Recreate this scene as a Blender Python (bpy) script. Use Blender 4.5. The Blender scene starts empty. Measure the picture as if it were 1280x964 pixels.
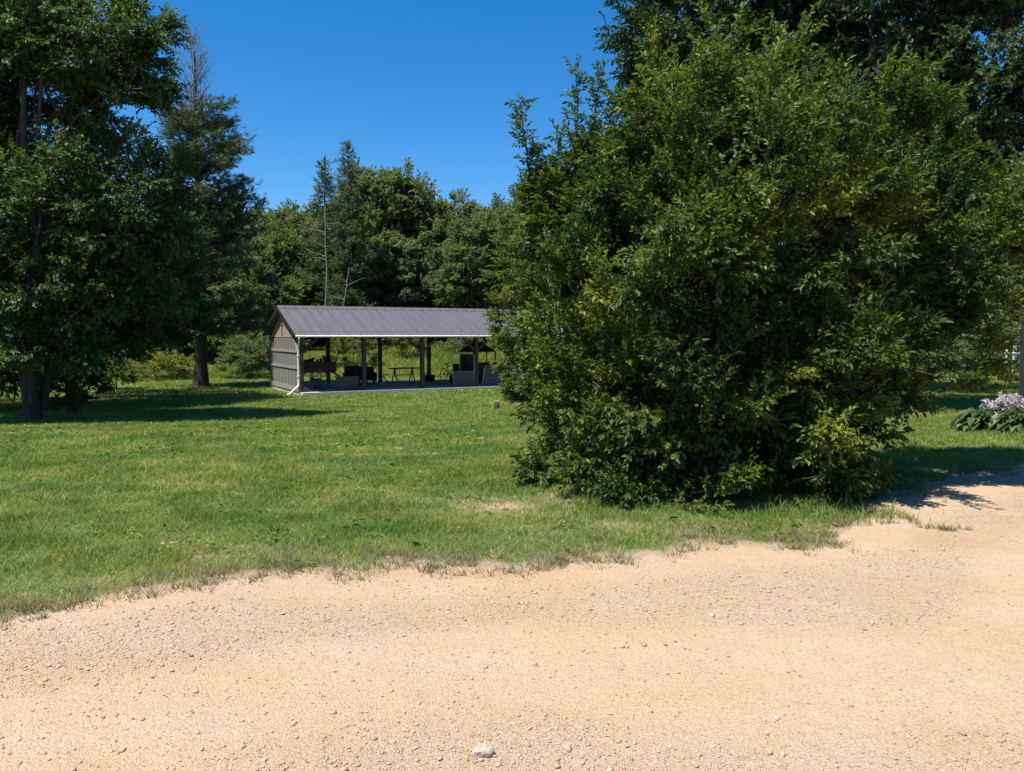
import bpy, math, random
import numpy as np
from mathutils import Matrix, Vector

random.seed(7)
RNG = np.random.default_rng(11)
SC = bpy.context.scene
COL = SC.collection
R = math.radians
F_PX = 985.0            # focal length in photo pixels (1280 wide)
CAM_Z = 1.6

# ------------------------------------------------------------------ helpers
def at(u, v, Y):
    """photo pixel + distance -> world point (used to lay out real positions)"""
    return np.array([(u - 640) / F_PX * Y, Y, CAM_Z + (420 - v) / F_PX * Y])

def ss(t):
    t = np.clip(t, 0, 1)
    return t * t * (3 - 2 * t)

def _hash(ix, iy, iz, seed):
    h = (ix.astype(np.int64) * 374761393 + iy.astype(np.int64) * 668265263 + iz.astype(np.int64) * 2147483647 + seed * 974634777) & 0xFFFFFFFF
    h = ((h ^ (h >> 13)) * 1274126177) & 0xFFFFFFFF
    h = ((h ^ (h >> 16)) * 2246822519) & 0xFFFFFFFF
    return ((h ^ (h >> 15)) & 0xFFFFFF) / float(0xFFFFFF)

def vnoise(P, freq=1.0, seed=0):
    """value noise in [0,1] for (n,3) or (n,2) points"""
    P = np.asarray(P, float) * freq
    if P.shape[1] == 2:
        P = np.c_[P, np.zeros(len(P))]
    i = np.floor(P).astype(np.int64); f = P - i
    f = f * f * (3 - 2 * f)
    out = 0
    for dx in (0, 1):
        for dy in (0, 1):
            for dz in (0, 1):
                w = (f[:, 0] if dx else 1 - f[:, 0]) * (f[:, 1] if dy else 1 - f[:, 1]) * (f[:, 2] if dz else 1 - f[:, 2])
                out = out + w * _hash(i[:, 0] + dx, i[:, 1] + dy, i[:, 2] + dz, seed)
    return out

def fbm(P, freq, seed=0, octaves=3):
    s, a, t = 0, 1.0, 0
    for k in range(octaves):
        s = s + a * vnoise(P, freq * 2 ** k, seed + k * 17); t += a; a *= .5
    return s / t

def norm(v):
    return v / np.maximum(np.linalg.norm(v, axis=-1, keepdims=True), 1e-9)

def tag(o, label=None, cat=None, group=None, kind=None):
    if label: o['label'] = label
    if cat: o['category'] = cat
    if group: o['group'] = group
    if kind: o['kind'] = kind
    return o

def thing(name, label, cat, loc=(0, 0, 0), rz=0.0, group=None):
    o = bpy.data.objects.new(name, None)
    COL.objects.link(o)
    o.empty_display_size = .3
    o.location = loc; o.rotation_euler = (0, 0, rz)
    return tag(o, label, cat, group)

def link(name, me, mat, parent=None, smooth=False):
    o = bpy.data.objects.new(name, me)
    COL.objects.link(o)
    for m in (mat if isinstance(mat, (list, tuple)) else [mat]):
        me.materials.append(m)
    if smooth:
        me.polygons.foreach_set('use_smooth', np.ones(len(me.polygons), bool))
    if parent is not None:
        o.parent = parent
    return o

def np_mesh(name, V, faces, tint=None, extra=None):
    """faces: list of (n,k) int arrays; tint: per-face float attribute"""
    V = np.asarray(V, np.float32)
    me = bpy.data.meshes.new(name)
    me.vertices.add(len(V)); me.vertices.foreach_set('co', V.ravel())
    li = np.concatenate([f.ravel() for f in faces]).astype(np.int32)
    tot = np.concatenate([np.full(len(f), f.shape[1]) for f in faces])
    st = np.concatenate([[0], np.cumsum(tot)[:-1]]).astype(np.int32)
    me.loops.add(len(li)); me.loops.foreach_set('vertex_index', li)
    me.polygons.add(len(tot)); me.polygons.foreach_set('loop_start', st)
    me.update(calc_edges=True)
    if tint is not None:
        a = me.attributes.new('tint', 'FLOAT', 'FACE')
        a.data.foreach_set('value', np.asarray(tint, np.float32))
    if extra:
        for k, arr in extra.items():
            a = me.attributes.new(k, 'FLOAT', 'POINT')
            a.data.foreach_set('value', np.asarray(arr, np.float32))
    return me

class MB:
    """collects boxes, tubes, prisms and builds one mesh object"""
    def __init__(s): s.v = []; s.f = []
    def add(s, V, F):
        b = len(s.v); s.v += [tuple(map(float, p)) for p in V]
        s.f += [tuple(int(i) + b for i in f) for f in F]
        return s
    def box(s, c, d, rot=None, bev=0.0):
        x, y, z = d[0] / 2, d[1] / 2, d[2] / 2
        V = [Vector((i * x, j * y, k * z)) for i in (-1, 1) for j in (-1, 1) for k in (-1, 1)]
        if rot is not None: V = [rot @ p for p in V]
        V = [p + Vector(c) for p in V]
        return s.add(V, [(0, 1, 3, 2), (4, 6, 7, 5), (0, 4, 5, 1), (2, 3, 7, 6), (0, 2, 6, 4), (1, 5, 7, 3)])
    def bar(s, a, b, w, h):
        a = Vector(a); b = Vector(b); d = b - a
        q = d.to_track_quat('X', 'Z').to_matrix()
        return s.box((a + b) / 2, (d.length, w, h), q)
    def tube(s, pts, rad, seg=8, caps=True):
        V, F = tube_arr(pts, rad, seg)
        n = len(pts)
        if caps:
            F = list(map(tuple, F)) + [tuple(range(seg))[::-1], tuple((n - 1) * seg + i for i in range(seg))]
        return s.add(V, F)
    def ring(s, c, ax, rad, r, seg=20, sec=6):
        ax = Vector(ax).normalized(); a = ax.orthogonal().normalized(); b = ax.cross(a)
        V = []
        for i in range(seg):
            t = 2 * math.pi * i / seg; d = a * math.cos(t) + b * math.sin(t)
            for j in range(sec):
                q = 2 * math.pi * j / sec
                V.append(Vector(c) + d * (rad + r * math.cos(q)) + ax * r * math.sin(q))
        F = [(i * sec + j, ((i + 1) % seg) * sec + j, ((i + 1) % seg) * sec + (j + 1) % sec, i * sec + (j + 1) % sec) for i in range(seg) for j in range(sec)]
        return s.add(V, F)
    def disc(s, c, ax, rad, th, seg=16):
        ax = Vector(ax).normalized()
        return s.tube([Vector(c) - ax * th / 2, Vector(c) + ax * th / 2], [rad, rad], seg)
    def prism(s, poly, vec):
        n = len(poly); vec = Vector(vec)
        V = [Vector(p) for p in poly] + [Vector(p) + vec for p in poly]
        return s.add(V, [tuple(range(n))[::-1], tuple(range(n, 2 * n))] + [(i, (i + 1) % n, n + (i + 1) % n, n + i) for i in range(n)])
    def build(s, name, mat, parent=None, smooth=False, bevel=0.0):
        me = bpy.data.meshes.new(name); me.from_pydata(s.v, [], s.f); me.update()
        o = link(name, me, mat, parent, smooth)
        if bevel:
            m = o.modifiers.new('Bevel', 'BEVEL'); m.width = bevel; m.segments = 2; m.limit_method = 'ANGLE'
        return o

def tube_arr(pts, rad, seg=8):
    P = np.array([tuple(p) for p in pts], float); n = len(P)
    if np.isscalar(rad): rad = [rad] * n
    T = np.gradient(P, axis=0); T = norm(T)
    up = np.array([0, 0, 1.0]) if abs(T[0][2]) < .9 else np.array([1.0, 0, 0])
    V = []
    for k in range(n):
        a = np.cross(T[k], up); a /= max(np.linalg.norm(a), 1e-6)
        b = np.cross(T[k], a); up = -b if np.dot(-b, up) > 0 else b
        for j in range(seg):
            q = 2 * math.pi * j / seg
            V.append(P[k] + rad[k] * (a * math.cos(q) + b * math.sin(q)))
    F = [(k * seg + j, k * seg + (j + 1) % seg, (k + 1) * seg + (j + 1) % seg, (k + 1) * seg + j) for k in range(n - 1) for j in range(seg)]
    return np.array(V), np.array(F)

# ------------------------------------------------------------------ materials
def mat(name):
    m = bpy.data.materials.new(name); m.use_nodes = True
    nt = m.node_tree; nt.nodes.clear()
    out = nt.nodes.new('ShaderNodeOutputMaterial')
    return m, nt, out

def N(nt, typ, **kw):
    n = nt.nodes.new(typ)
    for k, v in kw.items():
        if k in n.inputs: n.inputs[k].default_value = v
        else: setattr(n, k, v)
    return n

def ramp(nt, fac, stops):
    n = nt.nodes.new('ShaderNodeValToRGB')
    e = n.color_ramp.elements
    while len(e) < len(stops): e.new(.5)
    for el, (p, c) in zip(e, stops):
        el.position = p; el.color = (*c, 1)
    nt.links.new(fac, n.inputs[0])
    return n.outputs[0]

def simple(name, c1, c2=None, rough=.7, scale=6.0, metal=0.0, bump=0.0, bscale=40.0, spec=.4, stretch=None):
    m, nt, out = mat(name)
    b = N(nt, 'ShaderNodeBsdfPrincipled', Roughness=rough, Metallic=metal)
    b.inputs['Specular IOR Level'].default_value = spec
    tc = N(nt, 'ShaderNodeTexCoord'); mp = N(nt, 'ShaderNodeMapping')
    if stretch: mp.inputs['Scale'].default_value = stretch
    nt.links.new(tc.outputs['Object'], mp.inputs[0])
    nz = N(nt, 'ShaderNodeTexNoise', Scale=scale, Detail=5.0, Roughness=.65)
    nt.links.new(mp.outputs[0], nz.inputs['Vector'])
    c2 = c2 or tuple(x * .75 for x in c1)
    nt.links.new(ramp(nt, nz.outputs['Fac'], [(.32, c1), (.68, c2)]), b.inputs['Base Color'])
    if bump:
        n2 = N(nt, 'ShaderNodeTexNoise', Scale=bscale, Detail=4.0)
        nt.links.new(mp.outputs[0], n2.inputs['Vector'])
        bp = N(nt, 'ShaderNodeBump', Strength=bump, Distance=.02)
        nt.links.new(n2.outputs['Fac'], bp.inputs['Height']); nt.links.new(bp.outputs[0], b.inputs['Normal'])
    nt.links.new(b.outputs[0], out.inputs[0])
    return m

def leaf_mat(name, stops, rough=.5, trans=.3, spec=.35, patch=None, tcol=(1.0, 1.0, .45)):
    """per-leaf tint attribute -> colour; thin leaves pass some light"""
    m, nt, out = mat(name)
    at_ = N(nt, 'ShaderNodeAttribute', attribute_name='tint')
    col = ramp(nt, at_.outputs['Fac'], stops)
    if patch:
        sc, lo, hi = patch
        g = N(nt, 'ShaderNodeNewGeometry')
        nz = N(nt, 'ShaderNodeTexNoise', Scale=sc, Detail=3.0)
        nt.links.new(g.outputs['Position'], nz.inputs['Vector'])
        mx = N(nt, 'ShaderNodeMix', data_type='RGBA', blend_type='MULTIPLY'); mx.inputs[0].default_value = 1
        nt.links.new(col, mx.inputs[6])
        nt.links.new(ramp(nt, nz.outputs['Fac'], [(.36, lo), (.62, hi)]), mx.inputs[7])
        col = mx.outputs[2]
    b = N(nt, 'ShaderNodeBsdfPrincipled', Roughness=rough)
    b.inputs['Specular IOR Level'].default_value = spec
    nt.links.new(col, b.inputs['Base Color'])
    tr = N(nt, 'ShaderNodeBsdfTranslucent')
    mc = N(nt, 'ShaderNodeMix', data_type='RGBA', blend_type='MULTIPLY'); mc.inputs[0].default_value = 1
    nt.links.new(col, mc.inputs[6]); mc.inputs[7].default_value = (*[c * 1.6 for c in tcol], 1)
    nt.links.new(mc.outputs[2], tr.inputs['Color'])
    mx = N(nt, 'ShaderNodeMixShader'); mx.inputs[0].default_value = trans
    nt.links.new(b.outputs[0], mx.inputs[1]); nt.links.new(tr.outputs[0], mx.inputs[2])
    nt.links.new(mx.outputs[0], out.inputs[0])
    return m

M = {}
M['bush'] = leaf_mat('bush_leaf', [(0, (.016, .038, .010)), (.45, (.050, .088, .018)), (.80, (.120, .160, .028)), (1, (.22, .24, .035))], rough=.5, spec=.3, trans=.33)
M['sapling'] = leaf_mat('sapling_leaf', [(0, (.034, .065, .015)), (.6, (.07, .115, .022)), (1, (.14, .17, .03))], rough=.5, spec=.3)
M['maple'] = leaf_mat('maple_leaf', [(0, (.022, .046, .014)), (.55, (.060, .105, .028)), (1, (.13, .18, .048))], rough=.5, spec=.35)
M['dark'] = leaf_mat('shade_tree_leaf', [(0, (.016, .036, .011)), (.55, (.034, .066, .018)), (1, (.07, .11, .028))], rough=.5, spec=.35)
M['wood_leaf'] = leaf_mat('woodland_leaf', [(0, (.080, .108, .046)), (.5, (.135, .170, .072)), (1, (.18, .21, .09))], rough=.55, trans=.47, spec=.3)
M['olive'] = leaf_mat('olive_leaf', [(0, (.06, .085, .024)), (.5, (.115, .145, .038)), (1, (.17, .19, .052))], rough=.55, trans=.47, spec=.3)
M['grey_leaf'] = leaf_mat('grey_green_leaf', [(0, (.095, .120, .066)), (.5, (.142, .172, .094)), (1, (.185, .21, .12))], rough=.55, trans=.47, spec=.3)
M['needle'] = leaf_mat('pine_needle', [(0, (.034, .060, .020)), (.5, (.085, .120, .036)), (1, (.14, .175, .06))], rough=.5, trans=.15, spec=.3)
M['dead_needle'] = leaf_mat('dead_twig', [(0, (.12, .09, .07)), (1, (.24, .19, .16))], rough=.8, trans=.0, spec=.1)
M['goldenrod'] = leaf_mat('goldenrod_leaf', [(0, (.10, .13, .025)), (.6, (.20, .22, .04)), (1, (.36, .32, .05))], rough=.6, spec=.2)
M['hosta'] = leaf_mat('hosta_leaf', [(0, (.035, .065, .022)), (.6, (.07, .12, .035)), (1, (.16, .21, .09))], rough=.35, spec=.5)
M['lilac'] = leaf_mat('lilac_petal', [(0, (.44, .38, .50)), (1, (.66, .60, .70))], rough=.6, spec=.2)
M['daylily'] = leaf_mat('yellow_petal', [(0, (.30, .28, .03)), (1, (.55, .45, .06))], rough=.6, spec=.2)
M['grass'] = leaf_mat('lawn_blade', [(0, (.10, .160, .030)), (.5, (.190, .262, .054)), (.8, (.275, .31, .092)), (.92, (.36, .33, .16)), (1, (.46, .40, .25))], rough=.6, trans=.3, spec=.2,
                      patch=(.7, (.60, .78, .68), (1.15, 1.03, .95)))
M['dry_grass'] = leaf_mat('dusty_blade', [(0, (.12, .14, .06)), (.5, (.22, .20, .10)), (1, (.42, .33, .20))], rough=.7, trans=.2, spec=.15)
M['meadow'] = leaf_mat('meadow_blade', [(0, (.12, .16, .03)), (.6, (.20, .24, .05)), (1, (.30, .30, .08))], rough=.6, spec=.2, patch=(.3, (.75, .85, .8), (1.1, 1.05, .9)))
M['bark'] = simple('bark', (.075, .063, .052), (.035, .03, .025), .9, 5, bump=.8, bscale=18, stretch=(6, 6, 1))
M['pine_bark'] = simple('pine_bark', (.075, .055, .045), (.032, .025, .022), .9, 5, bump=.8, bscale=18, stretch=(6, 6, 1.5))
M['dead_wood'] = simple('dead_wood', (.26, .235, .21), (.15, .135, .12), .85, 4, bump=.4, stretch=(8, 8, 1))
M['twig'] = simple('twig_bark', (.06, .05, .038), (.035, .028, .022), .9, 8)

def ground_mat():
    m, nt, out = mat('lawn_soil')
    g = N(nt, 'ShaderNodeNewGeometry')
    b = N(nt, 'ShaderNodeBsdfPrincipled', Roughness=.9); b.inputs['Specular IOR Level'].default_value = .1
    n1 = N(nt, 'ShaderNodeTexNoise', Scale=.5, Detail=5.0, Roughness=.6)
    n2 = N(nt, 'ShaderNodeTexNoise', Scale=14.0, Detail=6.0, Roughness=.75)
    n3 = N(nt, 'ShaderNodeTexNoise', Scale=90.0, Detail=3.0)
    for n in (n1, n2, n3): nt.links.new(g.outputs['Position'], n.inputs['Vector'])
    c1 = ramp(nt, n1.outputs['Fac'], [(.35, (.10, .14, .038)), (.65, (.17, .19, .06))])
    c2 = ramp(nt, n2.outputs['Fac'], [(.3, (.55, .6, .5)), (.6, (1.1, 1.08, 1.0)), (.8, (1.7, 1.45, 1.4))])
    mx = N(nt, 'ShaderNodeMix', data_type='RGBA', blend_type='MULTIPLY'); mx.inputs[0].default_value = 1
    nt.links.new(c1, mx.inputs[6]); nt.links.new(c2, mx.inputs[7])
    bare = N(nt, 'ShaderNodeAttribute', attribute_name='bare')
    ad = N(nt, 'ShaderNodeMath', operation='MULTIPLY_ADD'); ad.inputs[1].default_value = .5; 
    nt.links.new(n2.outputs['Fac'], ad.inputs[0]); nt.links.new(bare.outputs['Fac'], ad.inputs[2])
    msk = ramp(nt, ad.outputs[0], [(.48, (0, 0, 0)), (.82, (1, 1, 1))])
    mb = N(nt, 'ShaderNodeMix', data_type='RGBA')
    nt.links.new(msk, mb.inputs[0]); nt.links.new(mx.outputs[2], mb.inputs[6])
    dirt = ramp(nt, n3.outputs['Fac'], [(.3, (.36, .26, .165)), (.7, (.46, .34, .225))])
    nt.links.new(dirt, mb.inputs[7])
    nt.links.new(mb.outputs[2], b.inputs['Base Color'])
    bp = N(nt, 'ShaderNodeBump', Strength=.8, Distance=.05)
    nt.links.new(n2.outputs['Fac'], bp.inputs['Height']); nt.links.new(bp.outputs[0], b.inputs['Normal'])
    nt.links.new(b.outputs[0], out.inputs[0])
    return m

def road_mat():
    m, nt, out = mat('gravel_dirt')
    g = N(nt, 'ShaderNodeNewGeometry')
    b = N(nt, 'ShaderNodeBsdfPrincipled', Roughness=.95); b.inputs['Specular IOR Level'].default_value = .12
    mp = N(nt, 'ShaderNodeMapping'); mp.inputs['Scale'].default_value = (.45, 1.0, 1); mp.inputs['Rotation'].default_value = (0, 0, R(-12))
    nt.links.new(g.outputs['Position'], mp.inputs[0])
    n1 = N(nt, 'ShaderNodeTexNoise', Scale=1.5, Detail=5.0, Roughness=.6); nt.links.new(mp.outputs[0], n1.inputs['Vector'])
    n2 = N(nt, 'ShaderNodeTexNoise', Scale=60.0, Detail=7.0, Roughness=.8)
    n3 = N(nt, 'ShaderNodeTexNoise', Scale=5.0, Detail=4.0)
    vo = N(nt, 'ShaderNodeTexVoronoi', Scale=110.0)
    for n in (n2, n3, vo): nt.links.new(g.outputs['Position'], n.inputs['Vector'])
    c1 = ramp(nt, n1.outputs['Fac'], [(.26, (.472, .316, .184)), (.46, (.482, .347, .220)), (.70, (.497, .375, .257))])
    c2 = ramp(nt, n2.outputs['Fac'], [(.25, (.62, .60, .56)), (.5, (1, 1, 1)), (.75, (1.18, 1.18, 1.16))])
    mx = N(nt, 'ShaderNodeMix', data_type='RGBA', blend_type='MULTIPLY'); mx.inputs[0].default_value = .8
    nt.links.new(c1, mx.inputs[6]); nt.links.new(c2, mx.inputs[7])
    c3 = ramp(nt, vo.outputs['Color'], [(.2, (.84, .82, .80)), (.5, (1, 1, 1)), (.9, (1.1, 1.1, 1.08))])
    m2 = N(nt, 'ShaderNodeMix', data_type='RGBA', blend_type='MULTIPLY'); m2.inputs[0].default_value = .7
    nt.links.new(mx.outputs[2], m2.inputs[6]); nt.links.new(c3, m2.inputs[7])
    la = N(nt, 'ShaderNodeAttribute', attribute_name='loose')
    lr = ramp(nt, la.outputs['Fac'], [(.35, (1.03, 1.02, 1.0)), (.62, (.93, .93, .935))])
    m3 = N(nt, 'ShaderNodeMix', data_type='RGBA', blend_type='MULTIPLY'); m3.inputs[0].default_value = 1
    nt.links.new(m2.outputs[2], m3.inputs[6]); nt.links.new(lr, m3.inputs[7])
    nt.links.new(m3.outputs[2], b.inputs['Base Color'])
    sb = N(nt, 'ShaderNodeMath', operation='SUBTRACT')
    nt.links.new(n2.outputs['Fac'], sb.inputs[0]); nt.links.new(vo.outputs['Distance'], sb.inputs[1])
    bp = N(nt, 'ShaderNodeBump', Strength=.7, Distance=.010)
    nt.links.new(sb.outputs[0], bp.inputs['Height']); nt.links.new(bp.outputs[0], b.inputs['Normal'])
    nt.links.new(b.outputs[0], out.inputs[0])
    return m

def roof_mat():
    m, nt, out = mat('grey_roof_metal')
    b = N(nt, 'ShaderNodeBsdfPrincipled', Roughness=.5); b.inputs['Specular IOR Level'].default_value = .35
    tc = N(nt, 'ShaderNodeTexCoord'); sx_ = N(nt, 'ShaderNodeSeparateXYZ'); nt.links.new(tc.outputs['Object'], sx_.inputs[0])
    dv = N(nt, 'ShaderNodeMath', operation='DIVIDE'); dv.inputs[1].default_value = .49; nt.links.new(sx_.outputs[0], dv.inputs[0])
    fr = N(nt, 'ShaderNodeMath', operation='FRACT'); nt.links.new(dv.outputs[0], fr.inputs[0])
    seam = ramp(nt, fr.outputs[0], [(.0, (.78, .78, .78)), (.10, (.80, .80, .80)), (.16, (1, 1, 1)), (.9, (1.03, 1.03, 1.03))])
    mp = N(nt, 'ShaderNodeMapping'); mp.inputs['Scale'].default_value = (2.2, .5, .5); nt.links.new(tc.outputs['Object'], mp.inputs[0])
    nz = N(nt, 'ShaderNodeTexNoise', Scale=1.6, Detail=6.0, Roughness=.7); nt.links.new(mp.outputs[0], nz.inputs['Vector'])
    c = ramp(nt, nz.outputs['Fac'], [(.3, (.130, .122, .126)), (.55, (.112, .105, .109)), (.75, (.094, .086, .087))])
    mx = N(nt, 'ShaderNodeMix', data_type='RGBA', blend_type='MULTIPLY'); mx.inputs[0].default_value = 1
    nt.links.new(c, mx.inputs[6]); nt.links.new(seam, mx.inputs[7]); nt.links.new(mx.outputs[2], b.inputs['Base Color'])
    nt.links.new(b.outputs[0], out.inputs[0])
    return m

def stone_mat():
    m, nt, out = mat('gravel_stone')
    at_ = N(nt, 'ShaderNodeAttribute', attribute_name='tint')
    c = ramp(nt, at_.outputs['Fac'], [(0, (.26, .185, .125)), (.3, (.42, .295, .185)), (.75, (.51, .375, .245)), (1, (.53, .43, .32))])
    b = N(nt, 'ShaderNodeBsdfPrincipled', Roughness=.9); b.inputs['Specular IOR Level'].default_value = .2
    nt.links.new(c, b.inputs['Base Color']); nt.links.new(b.outputs[0], out.inputs[0])
    return m
M['ground'] = ground_mat(); M['road'] = road_mat(); M['stone'] = stone_mat()
M['rock'] = simple('pale_limestone', (.52, .44, .34), (.38, .31, .23), .9, 25, bump=.8, bscale=60)
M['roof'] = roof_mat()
M['white_metal'] = simple('white_painted_metal', (.86, .86, .85), (.78, .78, .77), .4, 5)
M['grey_white'] = simple('chalky_white_paint', (.74, .74, .72), (.60, .60, .58), .6, 12)
M['old_wood'] = simple('weathered_boards', (.215, .21, .18), (.14, .138, .12), .85, 3, bump=.4, bscale=20, stretch=(6, 6, .6))
M['post_wood'] = simple('treated_post', (.095, .072, .058), (.055, .043, .036), .85, 4, stretch=(6, 6, .7))
M['rail_wood'] = simple('grey_rail', (.30, .28, .245), (.22, .20, .175), .85, 5)
M['ply'] = simple('tan_plywood', (.34, .285, .225), (.27, .225, .18), .8, 4)
M['red'] = simple('faded_red', (.30, .07, .05), None, .7, 5)
M['concrete'] = simple('concrete', (.62, .57, .50), (.50, .46, .41), .9, 5, bump=.2)
M['dark_metal'] = simple('dark_metal', (.035, .035, .038), (.02, .02, .022), .5, 8)
M['steel'] = simple('galvanised_pipe', (.45, .45, .46), (.33, .33, .34), .4, 8, metal=.5)
M['dark_steel'] = simple('worn_steel', (.20, .19, .19), (.12, .11, .11), .5, 8, metal=.3)
M['grey_panel'] = simple('grey_panel', (.10, .098, .105), (.075, .072, .078), .8, 6)
M['dark_red'] = simple('dark_red_paint', (.045, .022, .019), None, .6, 6)
M['rubber'] = simple('black_rubber', (.02, .02, .02), None, .8, 8)
M['brick'] = simple('dark_brick', (.11, .075, .065), (.06, .045, .04), .9, 9)
M['blue_grey'] = simple('blue_grey_paint', (.10, .12, .17), None, .6, 6)
M['yellow'] = simple('faded_yellow', (.66, .54, .24), (.55, .44, .20), .8, 30)
M['charcoal'] = simple('charcoal_cloth', (.03, .03, .033), None, .9, 10)
M['post_dark'] = simple('dark_post', (.035, .04, .055), (.025, .028, .036), .6, 6)

# ------------------------------------------------------------------ terrain
EDGE_X = np.array([-80, -30, -12, -6, -3.4, -2.88, -1.75, -.84, -.22, .9, 1.54, 2.17, 2.69, 3.03, 3.25, 4.27, 5.65, 6.32, 10, 30, 80])
EDGE_Y = np.array([-14, -4, 1.6, 3.5, 4.2, 4.44, 5.02, 5.15, 5.38, 5.57, 5.84, 5.95, 6.25, 6.45, 7.05, 8.08, 9.2, 9.7, 11.6, 18, 30])

def edge_y(x, wob=True):
    x = np.asarray(x, float)
    e = np.interp(x, EDGE_X, EDGE_Y)
    if wob:
        P = np.c_[x, np.zeros_like(x)]
        e = e + (fbm(P, 1.3, 5, 3) - .5) * .5 + (vnoise(P, 6, 9) - .5) * .2 + (vnoise(P, 19, 12) - .5) * .09
    return e

def ground_z(x, y):
    x = np.asarray(x, float); y = np.asarray(y, float)
    P = np.c_[np.ravel(x), np.ravel(y)]
    right = ss((x - 2) / 9)
    drop = (.98 - .68 * right) * ss((y - 6) / 25)
    rise = ss((y - 45) / 20) * (1.9 - .9 * right)
    hill = ss((y - 64) / 120) * 15
    n = ((fbm(P, .25, 3, 2) - .5) * .12 * ss((P[:, 1] - 7) / 8)).reshape(np.shape(x))
    return -drop + rise + hill + n

def lines(spec):
    out = []
    for a, b, st in spec:
        out.append(np.arange(a, b, st))
    out.append([spec[-1][1]])
    return np.concatenate(out)

def grid(xs, ys):
    X, Y = np.meshgrid(xs, ys)
    nx, ny = len(xs), len(ys)
    i = np.arange(nx * ny).reshape(ny, nx)
    F = np.stack([i[:-1, :-1], i[:-1, 1:], i[1:, 1:], i[1:, :-1]], -1).reshape(-1, 4)
    return X.ravel(), Y.ravel(), F

BARE = [(.25, 7.5, 1.0, .55, .95), (-2.2, 5.75, .5, .3, .45), (.9, 6.6, .5, .3, .5), (-5.2, 14, 1.2, .5, .35), (-.9, 7.6, .6, .35, .35), (4.6, 9.6, .8, .35, .6)]
def bare_mask(x, y):
    m = np.zeros_like(x)
    for bx, by, rx, ry, a in BARE:
        m = np.maximum(m, a * np.exp(-(((x - bx) / rx) ** 2 + ((y - by) / ry) ** 2)))
    d = y - edge_y(x)
    return np.maximum(m, .95 * np.exp(-np.maximum(d, 0) / .16))

xs = lines([(-420, -60, 20), (-60, -12, 1.5), (-12, 12, .16), (12, 60, 1.5), (60, 420, 20)])
ys = lines([(-60, 0, 5), (0, 3, .5), (3, 12, .1), (12, 45, .5), (45, 150, 3), (150, 600, 25)])
X, Y, F = grid(xs, ys)
Z = ground_z(X, Y)
Z = Z + (fbm(np.c_[X, Y], 3.5, 21, 2) - .5) * .03 * (Y > 3) * (np.abs(X) < 12)
Z = np.where(Y < edge_y(X) - .12, Z - .05, Z)
me = np_mesh('ground', np.c_[X, Y, Z], [F], extra={'bare': bare_mask(X, Y)})
tag(link('ground', me, M['ground'], smooth=True), kind='structure')

def looseness(x, y):
    # loose stone lies between the packed wheel tracks, which run along the verge
    P = np.c_[x, y]
    D = y - np.interp(x, EDGE_X, EDGE_Y) + (fbm(P, .5, 45, 2) - .5) * 1.0
    return .62 * fbm(P * np.array([.45, 1.0]), 1.3, 41, 3) + .38 * (.5 + .5 * np.cos(2 * np.pi * (D + 1.25) / 1.75))

# gravel road: its own sheet with a ragged edge against the lawn
xs = lines([(-80, -8, 2), (-8, -4.4, .15), (-4.4, 8.2, .028), (8.2, 12, .15), (12, 80, 2)])
ys = lines([(-16, 1.2, .8), (1.2, 7.4, .028), (7.4, 12, .05), (12, 30, .8)])
X, Y, F = grid(xs, ys)
P = np.c_[X, Y]
near = (np.abs(X - 2) < 8) & (Y > 0)
D = Y - edge_y(X)
lump = (fbm(P, 1.1, 31, 3) - .5) * .05 + (fbm(P, 9, 33, 3) - .5) * .014 + (vnoise(P, 34, 37) - .5) * .006
Z = .004 + (.016 + lump) * ss(-D / .35)
Z = np.where(near, Z, .004 + .012 * ss(-D / .35))
Z = np.where(D > -.02, -.004, Z) + ground_z(X, np.minimum(Y, 30)) * 1.0
keep = (D[F] < .02).any(axis=1)
F = F[keep]
used = np.unique(F); remap = np.zeros(len(X), int); remap[used] = np.arange(len(used))
me = np_mesh('gravel_road', np.c_[X, Y, Z][used], [remap[F]], extra={'loose': looseness(X, Y)[used]})
tag(link('gravel_road', me, M['road'], smooth=True), kind='structure')

def road_z(x, y):
    P = np.c_[x, y]; D = y - edge_y(x)
    lump = (fbm(P, 1.1, 31, 3) - .5) * .05 + (fbm(P, 9, 33, 3) - .5) * .014 + (vnoise(P, 34, 37) - .5) * .006
    return .004 + (.016 + lump) * ss(-D / .35) + ground_z(x, y)

# loose gravel
def ico():
    t = (1 + 5 ** .5) / 2
    V = np.array([(-1, t, 0), (1, t, 0), (-1, -t, 0), (1, -t, 0), (0, -1, t), (0, 1, t), (0, -1, -t), (0, 1, -t), (t, 0, -1), (t, 0, 1), (-t, 0, -1), (-t, 0, 1)], float)
    F = np.array([(0, 11, 5), (0, 5, 1), (0, 1, 7), (0, 7, 10), (0, 10, 11), (1, 5, 9), (5, 11, 4), (11, 10, 2), (10, 7, 6), (7, 1, 8), (3, 9, 4), (3, 4, 2), (3, 2, 6), (3, 6, 8), (3, 8, 9), (4, 9, 5), (2, 4, 11), (6, 2, 10), (8, 6, 7), (9, 8, 1)])
    return norm(V), F

def rot_z(a):
    c, s = np.cos(a), np.sin(a); z = np.zeros_like(a); o = np.ones_like(a)
    return np.stack([np.stack([c, -s, z], -1), np.stack([s, c, z], -1), np.stack([z, z, o], -1)], 1)

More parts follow.
